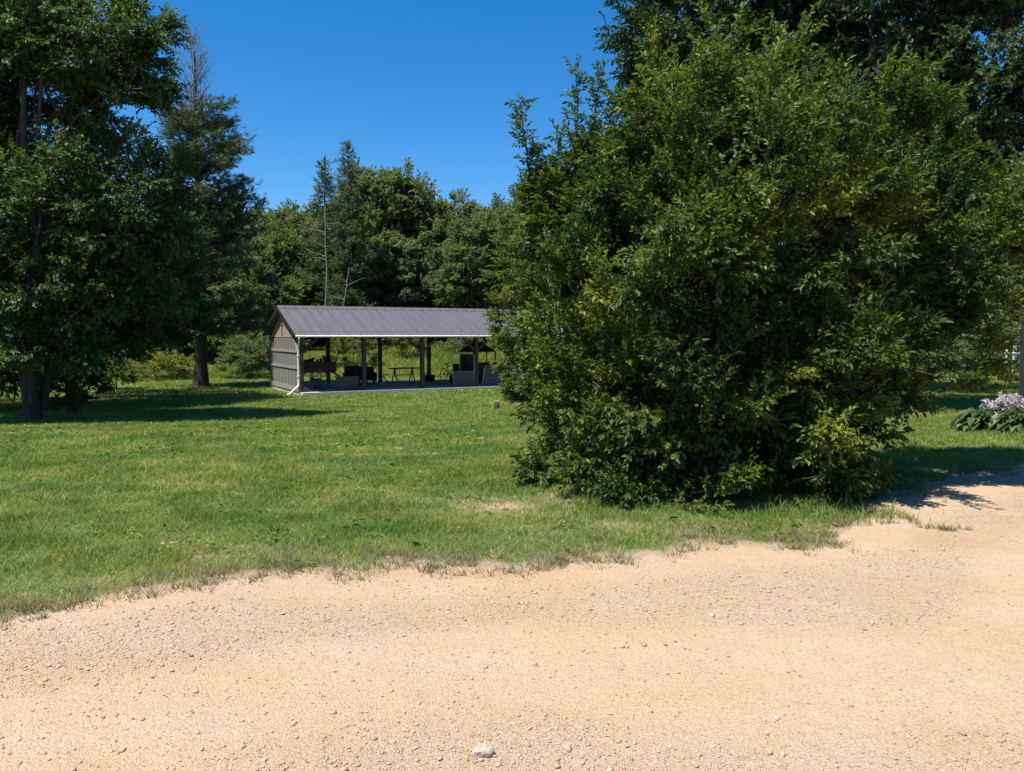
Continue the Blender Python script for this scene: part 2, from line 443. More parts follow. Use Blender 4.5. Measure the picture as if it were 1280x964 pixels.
def gravel(n):
    r = RNG
    y = 1.8 + (r.random(n * 5) ** 1.25) * 8.5
    x = (r.random(n * 5) * 2 - 1) * (.72 * y + .6)
    P = np.c_[x, y]
    band = looseness(x, y)
    dd_ = y - edge_y(x)
    ok = (dd_ < r.exponential(.09, len(x)) - .06) & (r.random(len(x)) < np.clip((band - .36) * 3.5, .16, 1))
    x, y, band = x[ok][:n], y[ok][:n], band[ok][:n]
    n = len(x)
    size = np.clip(np.exp(r.normal(-5.85, .48, n)), .0018, .014)
    size *= np.where(r.random(n) < .010, 1.9, 1)
    V0, F0 = ico()
    V = V0[None] * (1 + r.normal(0, .24, (n, 12, 1)))
    V = V * np.stack([size * r.uniform(.8, 1.5, n), size * r.uniform(.7, 1.2, n), size * r.uniform(.45, .85, n)], -1)[:, None]
    V = np.einsum('nij,nkj->nki', rot_z(r.random(n) * 6.28), V)
    V += np.stack([x, y, road_z(x, y) + size * .28], -1)[:, None]
    Fa = (F0[None] + (np.arange(n) * 12)[:, None, None]).reshape(-1, 3)
    tint = np.repeat(np.clip(r.normal(.52, .22, n), 0, 1), 20)
    return np_mesh('gravel_stones', V.reshape(-1, 3), [Fa], tint)
tag(link('gravel_stones', gravel(70000), M['stone']), 'loose tan gravel scattered over the dirt road', 'gravel', kind='stuff')

def rock(name, label, x, y, s, mat_, seed):
    import bmesh
    bm = bmesh.new(); bmesh.ops.create_icosphere(bm, subdivisions=3, radius=1)
    r = np.random.default_rng(seed)
    V = np.array([v.co[:] for v in bm.verts])
    k = 1 + (vnoise(V + seed, 1.3, seed) - .5) * .55 + (vnoise(V + seed, 3.5, seed + 1) - .5) * .22
    for v, q in zip(bm.verts, k):
        v.co = Vector((v.co.x * s * 1.15 * q, v.co.y * s * .9 * q, max(v.co.z, -.45) * s * .78 * q))
    me = bpy.data.meshes.new(name); bm.to_mesh(me); bm.free()
    o = link(name, me, mat_)
    o.location = (x, y, float(road_z(np.array([x]), np.array([y]))[0]) + s * .25)
    return tag(o, label, 'rock')
rock('rock', 'pale fist sized rock lying on the dirt road', -.112, 2.90, .033, M['rock'], 3)

# ------------------------------------------------------------------ foliage engine
def leaf_shape(L, W, fold=.25, droop=.2, n6=True):
    return np.array([(0, 0, 0), (.33 * L, -.5 * W, fold * W), (.72 * L, -.34 * W, fold * W * .6 - droop * L * .35), (L, 0, -droop * L), (.72 * L, .34 * W, fold * W * .6 - droop * L * .35), (.33 * L, .5 * W, fold * W)])
LEAF_F = np.array([(0, 1, 2, 3), (0, 3, 4, 5)])

def rotm(ax, a):
    return np.array(Matrix.Rotation(a, 3, Vector(ax)))

def spray_templates(rng, n_var, n_leaf, length, L, W, angle=50, tilt=28, droop=.25, sag=.15):
    out = []
    for v in range(n_var):
        VV = []
        for i in range(n_leaf):
            s = (i + .6) / n_leaf
            side = 1 if i % 2 else -1
            a = R(rng.normal(angle * (1.1 - .7 * s), 14)) * side
            lf = leaf_shape(L * rng.uniform(.7, 1.15), W * rng.uniform(.75, 1.15), rng.uniform(.1, .35), rng.uniform(.3, 1.6) * droop)
            m = rotm((0, 0, 1), a) @ rotm((0, 1, 0), R(rng.normal(12, tilt * .8))) @ rotm((1, 0, 0), R(rng.normal(0, tilt)))
            p = np.array([s * length, side * .01 * length, -sag * length * s * s + rng.normal(0, .02 * length)])
            VV.append(lf @ m.T + p)
        out.append(np.concatenate(VV))
    return out

def needle_templates(rng, n_var, n_blade, length, L, W, spread=70):
    """tufts of needles: thin blades radiating forwards round a twig (each a 6-vertex sliver, same layout as a leaf)"""
    out = []
    for v in range(n_var):
        VV = []
        for i in range(n_blade):
            s = rng.uniform(.0, 1)
            lf = leaf_shape(L * rng.uniform(.7, 1.1), W, 0, .05)
            m = rotm((1, 0, 0), rng.uniform(0, 6.28)) @ rotm((0, 1, 0), R(-rng.uniform(15, spread)))
            VV.append(lf @ m.T + np.array([s * length, 0, 0]))
        out.append(np.concatenate(VV))
    return out

def place(pos, d, temps, scale, rng, up_jit=.35, tint=None, tint_jit=.16):
    n = len(pos)
    d = norm(d)
    up = np.array([0, 0, 1.0]) + rng.normal(0, up_jit, (n, 3))
    yv = norm(np.cross(up, d)); zv = np.cross(d, yv)
    Rm = np.stack([d, yv, zv], -1)
    var = rng.integers(0, len(temps), n)
    Vs, Ts = [], []
    tint = np.full(n, .5) if tint is None else tint
    for k, T in enumerate(temps):
        ix = np.where(var == k)[0]
        if not len(ix): continue
        V = np.einsum('nij,kj->nki', Rm[ix], T) * scale[ix][:, None, None] + pos[ix][:, None]
        nl = len(T) // 6
        Vs.append(V.reshape(-1, 6, 3))
        Ts.append((tint[ix][:, None] + rng.normal(0, tint_jit, (len(ix), nl))).ravel())
    V = np.concatenate(Vs); T = np.clip(np.concatenate(Ts), 0, 1)
    n = len(V)
    Fa = (LEAF_F[None] + (np.arange(n) * 6)[:, None, None]).reshape(-1, 4)
    return V.reshape(-1, 3), Fa, np.repeat(T, 2)

def sphere_dirs(rng, n, zmin=-1.0, zpow=1.0):
    z = zmin + (1 - zmin) * rng.random(n) ** zpow
    a = rng.random(n) * 6.2832
    r = np.sqrt(np.clip(1 - z * z, 0, 1))
    return np.c_[r * np.cos(a), r * np.sin(a), z]

def boughs(lobes, rng, density, per, inner=.4, sigma=.16, lift=.15, zmin=-.7, lump=.25, seed=0, flat=.55, t0=.3):
    """lobes: (cx,cy,cz, rx,ry,rz).  Returns spray positions, directions, bough ids, segments"""
    Ps, Ds, Ids, Segs = [], [], [], []
    bid = 0
    for lb in lobes:
        c = np.array(lb[:3]); r = np.array(lb[3:6])
        area = (r[0] * r[1] + r[0] * r[2] + r[1] * r[2]) * 4.19
        n = max(4, int(area * density * (lb[6] if len(lb) > 6 else 1)))
        d = sphere_dirs(rng, n, zmin)
        k = 1 + (vnoise(d * 1.7 + c, 1.0, seed + 3) - .5) * 2 * lump + rng.normal(0, .06, n)
        tip = c + d * r * k[:, None]
        base = c + d * r * (inner * k)[:, None] * np.array([1, 1, .85]) - np.array([0, 0, 1]) * (lift * r[2])
        seg = tip - base; ln = np.linalg.norm(seg, axis=1)
        t = t0 + (1 - t0) * rng.random((n, per)) ** .75
        p = base[:, None] + seg[:, None] * t[..., None]
        p = p + rng.normal(0, 1, (n, per, 3)) * (sigma * (1.15 - .65 * t))[..., None] * ln[:, None, None] * np.array([1, 1, flat])
        dd = norm(seg)[:, None] * .9 + rng.normal(0, .55, (n, per, 3)) * np.array([1, 1, .6])
        Ps.append(p.reshape(-1, 3)); Ds.append(dd.reshape(-1, 3))
        Ids.append(np.repeat(np.arange(n) + bid, per)); bid += n
        Segs.append(np.stack([base, tip], 1))
    return np.concatenate(Ps), np.concatenate(Ds), np.concatenate(Ids), np.concatenate(Segs)

def sticks(segs, r0, r1, bend, rng, seg=4):
    Vs, Fs = [], []; b = 0
    for a, c in segs:
        m = (a + c) / 2 + rng.normal(0, bend, 3) * np.linalg.norm(c - a)
        V, F = tube_arr([a, m, c], [r0, (r0 + r1) / 2, r1], seg)
        Vs.append(V); Fs.append(F + b); b += len(V)
    return np.concatenate(Vs), np.concatenate(Fs)

def trunk_arrays(parts, seg=9):
    Vs, Fs = [], []; b = 0
    for pts, rad in parts:
        V, F = tube_arr(pts, rad, seg); Vs.append(V); Fs.append(F + b); b += len(V)
    return np.concatenate(Vs), np.concatenate(Fs)

def limb(a, b, r0, r1, rng, n=6, bend=.06, arch=0.0):
    a = np.array(a, float); b = np.array(b, float); L = np.linalg.norm(b - a)
    t = np.linspace(0, 1, n)
    off = rng.normal(0, bend * L, (n, 3)) * (np.sin(t * math.pi) ** .7)[:, None] * .6
    pts = a + (b - a) * t[:, None] + off
    pts[:, 2] += np.sin(t * math.pi) * arch * L
    return (pts, list(r0 + (r1 - r0) * t ** .8))

def flare(part, k=1.5):
    p, r = part; r = list(r); r[0] *= k
    return (p, r)

def build_tree(name, label, cat, loc, lobes, temps, lm, rng, density, per, scale=(.8, 1.2), trunk=None, bark='bark', inner=.4, sigma=.16, lump=.25, tint_mu=.5, tint_sd=.14,
               zmin=-.7, twig=(.02, .006), twigs=True, lift=.15, group=None, foliage_name='crown', trunk_name='trunk', up_jit=.35, drop=None, flat=.55, topyellow=0.0, t0=.3, shoots=None, updir=0.0):
    """everything in local coordinates of the tree's base"""
    root = thing(name, label, cat, loc, 0, group)
    P, D, I, S = boughs(lobes, rng, density, per, inner, sigma, lift, zmin, lump, int(rng.integers(1000)), flat, t0)
    if drop is not None:
        k = drop(P); P, D, I = P[k], D[k], I[k]
    D = D + np.array([0, 0, updir])
    if shoots:   # upright leafy shoots on the upper outline
        ns, sl_, zq = shoots
        zr = S[:, 1, 2]; cand = np.where(zr > np.quantile(zr, zq))[0]
        for b_ in rng.choice(cand, ns):
            a_ = S[b_, 1] - (S[b_, 1] - S[b_, 0]) * .15
            e_ = a_ + np.array([0, 0, 1.0]) * sl_ * rng.uniform(.5, 1.15) + norm(S[b_, 1] - S[b_, 0]) * .18 + rng.normal(0, .08, 3)
            q_ = np.linspace(.1, 1, 15)[:, None]
            P = np.concatenate([P, a_ + (e_ - a_) * q_ + rng.normal(0, .03, (15, 3))])
            D = np.concatenate([D, norm(rng.normal(0, 1, (15, 3)) * np.array([1, 1, .4]) + np.array([0, 0, .9]))])
            I = np.concatenate([I, np.full(15, b_)]); S = np.concatenate([S, np.stack([a_, e_])[None]])
    keep = P[:, 2] > .05
    P, D, I = P[keep], D[keep], I[keep]
    bt = rng.normal(tint_mu, tint_sd, I.max() + 1)
    tint = bt[I]
    if topyellow: tint = tint + topyellow * (vnoise(P, 1.1, 77) - .45)
    sc = rng.uniform(scale[0], scale[1], len(P))
    V, Fa, T = place(P, D, temps, sc, rng, up_jit, tint)
    link(foliage_name, np_mesh(name + '_' + foliage_name, V, [Fa], T), lm, root)
    parts = list(trunk or [])
    TV, TF = trunk_arrays(parts) if parts else (np.zeros((0, 3)), np.zeros((0, 4), int))
    if twigs:
        SV, SF = sticks(S, twig[0], twig[1], .05, rng)
        TF = np.concatenate([TF, SF + len(TV)]) if len(TV) else SF
        TV = np.concatenate([TV, SV]) if len(TV) else SV
    link(trunk_name, np_mesh(name + '_' + trunk_name, TV, [TF]), M[bark], root, smooth=True)
    return root

def copy_tree(root, loc, rz, sc, label, cat=None, group=None):
    r = root.copy(); COL.objects.link(r)
    r.location = loc; r.rotation_euler = (0, 0, rz); r.scale = sc
    r['label'] = label
    if cat: r['category'] = cat
    if group: r['group'] = group
    for ch in root.children:
        c = ch.copy(); COL.objects.link(c); c.parent = r
    return r

def gz(x, y): return float(ground_z(np.array([x]), np.array([y]))[0])

def local(lobes_w, base):
    return [tuple(np.array(l[:3]) - np.array(base)) + tuple(l[3:]) for l in lobes_w]

def lobe_px(u, v, Y, ru, rv, ry, w=1.0):
    """an ellipsoid given by where it stands and its half sizes, in metres after scaling by distance"""
    p = at(u, v, Y)
    return (p[0], p[1], p[2], ru / F_PX * Y, ry, rv / F_PX * Y, w)

# ---------------------------------------------------------------- the big shrub by the road
rng = np.random.default_rng(101)
T_bush = spray_templates(rng, 14, 14, .30, .064, .031, 50, 34, .26, .08)
base = (2.75, 8.9, gz(2.75, 8.9))
Lw = [lobe_px(860, 450, 9.0, 120, 130, .9), lobe_px(870, 490, 8.5, 185, 115, 1.6), lobe_px(1005, 500, 8.2, 110, 105, 1.2), lobe_px(750, 500, 8.9, 105, 105, 1.2),
      lobe_px(748, 385, 9.1, 100, 100, 1.2), lobe_px(850, 310, 8.4, 120, 125, 1.5), lobe_px(960, 270, 8.5, 145, 145, 1.6),
      lobe_px(870, 190, 9.4, 85, 80, 1.1), lobe_px(960, 170, 9.5, 75, 62, 1.0), lobe_px(1075, 205, 9.4, 100, 100, 1.2),
      lobe_px(1100, 330, 9.2, 130, 120, 1.4), lobe_px(1190, 315, 9.6, 90, 70, 1.2), lobe_px(1280, 285, 9.8, 85, 55, 1.1),
      lobe_px(1180, 240, 9.7, 85, 60, 1.0), lobe_px(1085, 445, 7.9, 85, 75, 1.1), lobe_px(1145, 492, 8.4, 78, 36, .8), lobe_px(1045, 560, 7.9, 50, 30, .5), lobe_px(1180, 430, 8.9, 55, 40, .8),
      lobe_px(722, 575, 8.5, 68, 48, .8), lobe_px(985, 575, 8.1, 75, 55, .9), lobe_px(830, 615, 7.6, 85, 42, .7), lobe_px(950, 604, 7.75, 95, 46, .8), lobe_px(770, 605, 8.1, 85, 40, .8), lobe_px(870, 570, 8.3, 70, 60, .9), lobe_px(1050, 600, 8.0, 45, 34, .6), lobe_px(780, 250, 9.3, 60, 70, .9),
      lobe_px(900, 128, 9.6, 35, 32, .5), lobe_px(975, 120, 9.6, 32, 32, .5), lobe_px(1110, 155, 9.6, 40, 38, .5), lobe_px(815, 155, 9.5, 40, 45, .5)]
stems = []
for k in range(9):
    a = k * .7; tip = at(760 + k * 50, random.choice([120, 220, 300, 180]), 9.2) - np.array(base)
    stems.append(limb((.35 * math.cos(a), .35 * math.sin(a), -.1), tip, .055, .015, rng, 7, .05))
build_tree('large_shrub', 'huge dense green shrub with yellowish leaf tips at the edge of the dirt road', 'shrub', base, local([l[:3] + tuple(q * .87 for q in l[3:6]) + l[6:] for l in Lw], base), T_bush, M['bush'], rng,
           3.8, 43, (.55, 1.2), stems, 'twig', inner=.45, sigma=.115, lump=.34, drop=lambda P: vnoise(P, 1.5, 301) + .35 * vnoise(P, 4, 302) > .45, tint_mu=.46, tint_sd=.13, zmin=-.8, twig=(.012, .004), foliage_name='foliage', trunk_name='stems', topyellow=.46, shoots=(240, .36, .35), updir=.3)

# ---------------------------------------------------------------- upright sapling behind the shrub's left shoulder
T_sap = spray_templates(rng, 8, 9, .30, .10, .05, 48, 30, .2)
b2 = (.75, 10.6, gz(.75, 10.6))
shoots = [(650, 135), (668, 190), (690, 205), (718, 98), (748, 105), (700, 170), (735, 170), (765, 150), (722, 230), (690, 260)]
Ls = [lobe_px(715, 290, 10.6, 42, 70, .6), lobe_px(745, 240, 10.6, 35, 70, .5), lobe_px(690, 270, 10.6, 30, 60, .45)]
parts = []; Pp = []; Dd = []
root0 = np.array(b2)
for (u, v) in shoots:
    tip = at(u, v, 10.6 + random.uniform(-.3, .3)) - root0
    st = np.array([(u - 700) / F_PX * 3.0, random.uniform(-.1, .1), 1.6])
    pt = limb(st, tip, .02, .005, rng, 8, .03)
    parts.append(pt)
    for q in np.linspace(.15, 1, 44):
        i = q * 7; i0 = min(int(i), 6); p = pt[0][i0] + (pt[0][i0 + 1] - pt[0][i0]) * (i - i0)
        for _ in range(3):
            Pp.append(p); d = rng.normal(0, 1, 3); d[2] = abs(d[2]) * .6 + .55; Dd.append(d)
parts += [limb((0, 0, -.1), (0, 0, 1.7), .05, .03, rng)]
sap = thing('sapling', 'upright young tree with long leafy shoots behind the left shoulder of the huge shrub', 'tree', b2)
P, D, I, S = boughs(local(Ls, b2), rng, 6, 18, .3, .18, .2, -.8, .25, 5)
P = np.concatenate([P, np.array(Pp)]); D = np.concatenate([D, np.array(Dd)])
sc = rng.uniform(.6, 1.0, len(P)); sc[-len(Pp):] *= .75
V, Fa, T = place(P, D, T_sap, sc, rng, .4, rng.normal(.5, .15, len(P)))
link('crown', np_mesh('sapling_crown', V, [Fa], T), M['sapling'], sap)
TV, TF = trunk_arrays(parts, 6); SV, SF = sticks(S, .008, .003, .05, rng)
link('trunk', np_mesh('sapling_trunk', np.concatenate([TV, SV]), [np.concatenate([TF, SF + len(TV)])]), M['twig'], sap, smooth=True)

# small fine-leaved tree at the right end of the pavilion
T_mid = spray_templates(rng, 8, 10, .38, .105, .06, 50, 32, .3)
b3 = (1.3, 32.0, gz(1.3, 32))
Lm = [lobe_px(668, 330, 32, 52, 62, 1.9), lobe_px(690, 260, 32, 38, 38, 1.4), lobe_px(650, 400, 31.5, 32, 60, 1.5), lobe_px(700, 400, 32, 60, 85, 2.0), lobe_px(650, 280, 32, 26, 40, 1.1), lobe_px(655, 455, 31, 25, 28, 1.0), lobe_px(735, 300, 33, 60, 70, 2.0)]
build_tree('small_tree', 'small bushy tree with fine leaves beside the right end of the open pavilion', 'tree', b3, local(Lm, b3), T_mid, M['olive'], rng, 1.15, 24, (.8, 1.25),
           [flare(limb((0, 0, -.2), (.1, 0, 4.5), .16, .06, rng)), limb((0, 0, .8), (-1.0, 0, 4.5), .08, .03, rng), limb((0, 0, .8), (1.5, .2, 4.5), .08, .03, rng)], inner=.4, lump=.25, zmin=-.85)

# ---------------------------------------------------------------- tall shade trees behind the shrub, right
rng = np.random.default_rng(202)
T_big = spray_templates(rng, 10, 13, .46, .088, .064, 52, 34, .3)
def shade_tree(label, x, y, lobes, mu=.5, density=.82, per=24, trunk_r=.3, seed=1, mat_='dark', drop=None, H=13, name='shade_tree'):
    rg = np.random.default_rng(seed)
    b = (x, y, gz(x, y))
    L = local(lobes, b)
    parts = [flare(limb((0, 0, -.3), (0.1, 0, H * .85), trunk_r, trunk_r * .25, rg, 9, .02))]
    for l in L:
        z0 = max(1.6, min(l[2] - 1.5, H * .55))
        parts.append(limb((0, 0, z0), (l[0], l[1], l[2]), trunk_r * .33, .03, rg, 6, .06, .05))
    return build_tree(name, label, 'tree', b, L, T_big, M[mat_], rg, density, per, (.8, 1.25), parts, inner=.35, sigma=.17, lump=.3, tint_mu=mu, zmin=-.8, twig=(.025, .007), drop=drop, flat=.42)

def lob(x, y, z, rx, ry, rz, w=1.0): return (x, y, z, rx, ry, rz, w)
shade_tree('tall dark leafed tree rising behind the top left of the huge shrub', 6.0, 21.5,
           [lobe_px(860, 40, 21, 85, 85, 2.2), lobe_px(940, -30, 21, 120, 90, 2.6), lobe_px(830, 90, 20.5, 50, 55, 1.3), lobe_px(880, -120, 21, 100, 90, 2.2), lobe_px(930, 120, 21, 90, 90, 2.4), lobe_px(880, 220, 21, 90, 90, 2.4), lobe_px(900, 320, 21, 120, 60, 2.2), lobe_px(800, -20, 21, 25, 40, 1.0), lobe_px(980, 40, 22, 80, 70, 2.2)], .5, density=1.15, per=28, seed=5, H=14)
shade_tree('broad dark green shade tree filling the upper right corner of the photo', 8.6, 18.5,
           [lobe_px(1120, 30, 18.5, 85, 80, 2.0), lobe_px(1220, 80, 18, 100, 70, 2.2), lobe_px(1150, -80, 18.5, 130, 90, 2.5), lobe_px(1280, -40, 18.5, 120, 90, 2.4), lobe_px(1180, 170, 18.5, 110, 60, 2.2), lobe_px(1290, 190, 18, 90, 70, 2.0), lobe_px(1260, 285, 18.5, 110, 60, 2.1), lobe_px(1110, 250, 19, 100, 80, 2.2), lobe_px(1330, 315, 18.5, 100, 38, 1.8), lobe_px(1130, 350, 19, 100, 50, 2.0), lobe_px(1065, 20, 19, 45, 55, 1.2), lobe_px(1080, 110, 19.5, 70, 60, 1.6)], .52, density=1.15, per=28, seed=6, H=12)
shade_tree('third shade tree standing farther back between the two tall dark ones', 10.3, 27,
           [lobe_px(1010, -20, 27, 90, 60, 2.6), lobe_px(1060, 180, 27, 110, 110, 3.0), lobe_px(960, 200, 27, 90, 100, 2.6), lobe_px(1010, 310, 27, 160, 80, 3.0), lobe_px(1180, 330, 27, 120, 70, 2.5), lobe_px(1280, 330, 28, 110, 60, 2.5)], .4, density=.6, seed=7, H=15)

# ---------------------------------------------------------------- left: maple, companion, pine
mx, my = -12.6, 20.7
shade_tree('tall broad maple with several upright stems on the left of the lawn', mx, my,
           [lobe_px(60, 110, 21.8, 110, 90, 2.6), lobe_px(130, 65, 21.5, 78, 62, 2.2), lobe_px(20, 20, 21.5, 110, 70, 2.4), lobe_px(160, 110, 21.3, 55, 55, 1.5), 
            lobe_px(170, 250, 21.2, 75, 85, 2.0), lobe_px(70, 280, 20.8, 90, 80, 2.2), lobe_px(-40, 230, 21.5, 90, 110, 2.5), lobe_px(-60, 60, 22, 100, 110, 2.5), lobe_px(190, 355, 21.5, 55, 55, 1.6), lobe_px(150, 395, 23, 60, 38, 2.0), lobe_px(110, 370, 20.6, 80, 50, 1.8),
            lobe_px(0, 365, 20.2, 75, 55, 1.8), lobe_px(-80, 370, 21.2, 80, 60, 2.0), lobe_px(60, 435, 20.0, 85, 28, 1.7), lobe_px(120, 445, 20.3, 40, 25, 1.0), lobe_px(-20, 430, 20.2, 70, 30, 1.6), lobe_px(185, 50, 21.5, 28, 32, .8)],
           .5, density=1.05, per=32, trunk_r=.2, seed=8, mat_='maple', H=11, name='maple_tree')
# extra upright stems belong to the maple
mroot = [o for o in COL.objects if o.name == 'maple_tree'][0]
rg = np.random.default_rng(9)
st = [flare(limb((.15, .1, .3), (1.3, .3, 9.5), .11, .04, rg, 7, .02), 1.2), flare(limb((-.2, .1, .3), (-1.3, 0, 9.5), .11, .04, rg, 7, .02), 1.2), flare(limb((.1, -.2, .5), (.9, -.4, 10), .10, .04, rg, 7, .02), 1.2), limb((-.1, -.1, 1.5), (2.6, .1, 7.5), .12, .04, rg, 7, .03)]
V, Fm = trunk_arrays(st)
link('limb', np_mesh('maple_limb', V, [Fm]), M['bark'], mroot, smooth=True)

shade_tree('dark leafy tree at the far left edge behind the maple', -18.6, 25.5,
           [lobe_px(-60, 250, 25.5, 120, 120, 3.0), lobe_px(10, 340, 26, 90, 90, 2.8), lobe_px(-80, 80, 25.5, 130, 120, 3.0), lobe_px(-10, 420, 25.5, 80, 45, 2.0), lobe_px(-120, 380, 25.5, 90, 80, 2.6), lobe_px(-160, 200, 25.5, 110, 130, 3.0)], .4, density=.7, seed=12, H=13, name='shade_tree')

shade_tree('dense tree standing between the broad maple and the dead topped pine', -16.4, 29.5,
           [lobe_px(90, 320, 29.5, 90, 90, 2.8), lobe_px(170, 350, 29.5, 60, 70, 2.2), lobe_px(120, 240, 30, 80, 80, 2.6), lobe_px(200, 400, 29.5, 40, 32, 1.4), lobe_px(60, 410, 29, 70, 35, 2.0), lobe_px(150, 415, 29, 45, 28, 1.4), lobe_px(195, 300, 31, 55, 65, 2.4), lobe_px(232, 350, 33, 38, 55, 2.0), lobe_px(150, 330, 34, 80, 70, 2.6), lobe_px(205, 405, 31.5, 45, 30, 2.2), lobe_px(110, 400, 33, 70, 40, 2.6)], .4, density=.7, seed=14, H=10, trunk_r=.22, name='shade_tree')

# white pine with a dead leader
rng = np.random.default_rng(303)
T_ndl = needle_templates(rng, 8, 16, .20, .17, .020)
px_, py_ = at(250, 0, 40)[0], 40.0
pb = (px_, py_, gz(px_, py_))
pine = thing('pine_tree', 'tall pine with a bare dead top standing left of the pavilion', 'tree', pb)
H = 17.8
parts = [flare(limb((0, 0, -.3), (.1, 0, H - 1.2), .34, .04, rng, 12, .008), 1.4), limb((.2, -.1, -.2), (.3, .1, 3.0), .14, .08, rng, 5, .02)]
Pp, Dd, dead = [], [], []
for k in range(190):
    z = 2.7 + .62 * int(rng.integers(0, 18)) + rng.normal(0, .1)
    a = rng.random() * 6.28
    u = max(0, (z - 2.7) / 10.6)
    Lb = (4.1 - 2.2 * u) * rng.uniform(.35, 1.1) * (1.0 if u > .12 else .75)
    if math.cos(a) < -.2: Lb *= .85
    rise = .10 + .35 * u
    tip = np.array([math.cos(a) * Lb, math.sin(a) * Lb, z + Lb * rise])
    br = limb((0, 0, z), tip, .045, .012, rng, 5, .04, -.04)
    parts.append(br)
    for q in range(int(95 * Lb / 3)):
        t = .35 + .65 * rng.random() ** .7
        p = np.array([0, 0, z]) + (tip - np.array([0, 0, z])) * t + rng.normal(0, 1, 3) * np.array([.30, .30, .14]) * (1.15 - .4 * t)
        d = np.array([math.cos(a), math.sin(a), .45]) + rng.normal(0, .5, 3)
        Pp.append(p); Dd.append(d)
Pp = np.array(Pp); Dd = np.array(Dd)
V, Fa, T = place(Pp, Dd, T_ndl, rng.uniform(.8, 1.35, len(Pp)), rng, .5, rng.normal(.48, .15, len(Pp)))
link('crown', np_mesh('pine_crown', V, [Fa], T), M['needle'], pine)
V, Fm = trunk_arrays(parts, 7)
link('trunk', np_mesh('pine_trunk', V, [Fm]), M['pine_bark'], pine, smooth=True)
dp = [limb((.1, 0, 13.2), (-.15, .1, 18.2), .05, .008, rng, 6, .01), limb((.1, 0, 12.6), (.55, .1, 17.3), .04, .008, rng, 6, .015), limb((0, 0, 13), (-.7, 0, 17.0), .04, .007, rng, 6, .015)]
for k in range(95):
    z = rng.uniform(12.3, 17.2); a = rng.random() * 6.28; Lb = (2.3 - (z - 12.6) * .33) * rng.uniform(.5, 1.05)
    s = np.array([rng.uniform(-.2, .3), 0, z])
    tip = s + np.array([math.cos(a) * Lb * .62, math.sin(a) * Lb * .6, Lb * rng.uniform(.6, 1.2)])
    dp.append(limb(s, tip, .019, .006, rng, 4, .03))
    for q in range(5):
        m = s + (tip - s) * rng.uniform(.3, .9); dp.append(limb(m, m + norm(rng.normal(0, 1, 3) + np.array([0, 0, .6])) * rng.uniform(.2, .6), .009, .004, rng, 3, .04))
for (du, dv) in ((330, 165), (322, 190), (335, 235)):
    e = at(du, dv, 40) - np.array(pb); dp.append(limb((.6, 0, e[2] - 1.3), e, .025, .006, rng, 6, .02))
V, Fm = trunk_arrays(dp, 4)
tag(link('dead_top', np_mesh('pine_dead_top', V, [Fm]), M['dead_wood'], pine, smooth=True), 'bare grey twigs of the dead leader')

# ---------------------------------------------------------------- woodland behind
rng = np.random.default_rng(404)
T_bg = spray_templates(rng, 8, 8, .5, .17, .12, 52, 34, .3)
def crown_lobes(rg, H, Wd, low=.12, n=9):
    L = [(0, 0, H * .6, Wd * .55, Wd * .55, H * .33)]
    for k in range(n):
        z = rg.uniform(low + .12, .86); a = k * 2.4 + rg.uniform(-.4, .4)
        rr = Wd * (.62 * math.sin(math.pi * min(1, (z - low) / (1 - low)) ** .8) + .1)
        s = Wd * rg.uniform(.30, .46)
        L.append((math.cos(a) * rr, math.sin(a) * rr, z * H, s, s, s * rg.uniform(.8, 1.05)))
    L.append((rg.normal(0, .1 * Wd), rg.normal(0, .1 * Wd), H * .88, Wd * .35, Wd * .35, H * .12))
    return L
proto = []
for k, (lm, H, Wd) in enumerate([('wood_leaf', 13, 3.6), ('grey_leaf', 12, 3.4), ('olive', 10, 3.3), ('wood_leaf', 15, 4.2), ('grey_leaf', 9, 3.2)]):
    rg = np.random.default_rng(500 + k)
    proto.append((lm, H, Wd, crown_lobes(rg, H, Wd)))

WOODS = [  # u (photo column), distance, proto, height, label
    (352, 62, 2, 9.5, 'olive green tree behind the left gable of the pavilion'),
    (318, 50, 0, 9.0, 'mid green tree just right of the dead topped pine'),
    (375, 74, 0, 12.6, 'rounded green tree left of the two pointed spruces'),
    (474, 66, 3, 14.8, 'tall full crowned tree right of the two pointed spruces'),
    (512, 68, 1, 15.0, 'grey green tree with the highest rounded top behind the pavilion roof'),
    (430, 64, 1, 9.6, 'greyish leafy tree below the two pointed spruces'),
    (548, 66, 0, 12.6, 'green tree left of the notch in the skyline'),
    (590, 60, 3, 10.2, 'wide green tree right of the notch in the skyline'),
    (560, 66, 4, 10.0, 'low grey green tree above the middle of the pavilion roof'),
    (566, 70, 0, 12.8, 'rounded green tree filling the skyline notch behind the pavilion roof'),
    (625, 66, 1, 12.0, 'grey green tree behind the small bushy tree'),
    (492, 64, 4, 9.2, 'bushy low tree behind the pavilion, between the middle posts'),
    (385, 63, 4, 8.8, 'low tree in front of the bare dead snag'),
    (610, 62, 2, 9.0, 'yellowish green bush tree near the right end of the pavilion roof'),
    (285, 60, 3, 11.5, 'dark tree seen behind the trunk of the dead topped pine'),
    (205, 56, 0, 10.0, 'woodland edge tree between the maple and the pine'),
    (140, 58, 3, 11.0, 'woodland edge tree seen under the maple crown'),
    (60, 56, 0, 11.0, 'woodland edge tree behind the maple trunk'),
    (-20, 58, 3, 12.0, 'woodland edge tree at the far left of the photo'),
    (700, 60, 0, 11.0, 'woodland tree hidden partly by the small bushy tree'),
    (1235, 52, 3, 11.0, 'dark woodland tree beyond the flower bed at right'),
    (1330, 50, 0, 10.0, 'woodland tree at the right edge of the photo beyond the flower bed'),
    (1150, 55, 0, 11.0, 'woodland tree behind the lower right boughs of the huge shrub'),
]
proto_root = {}
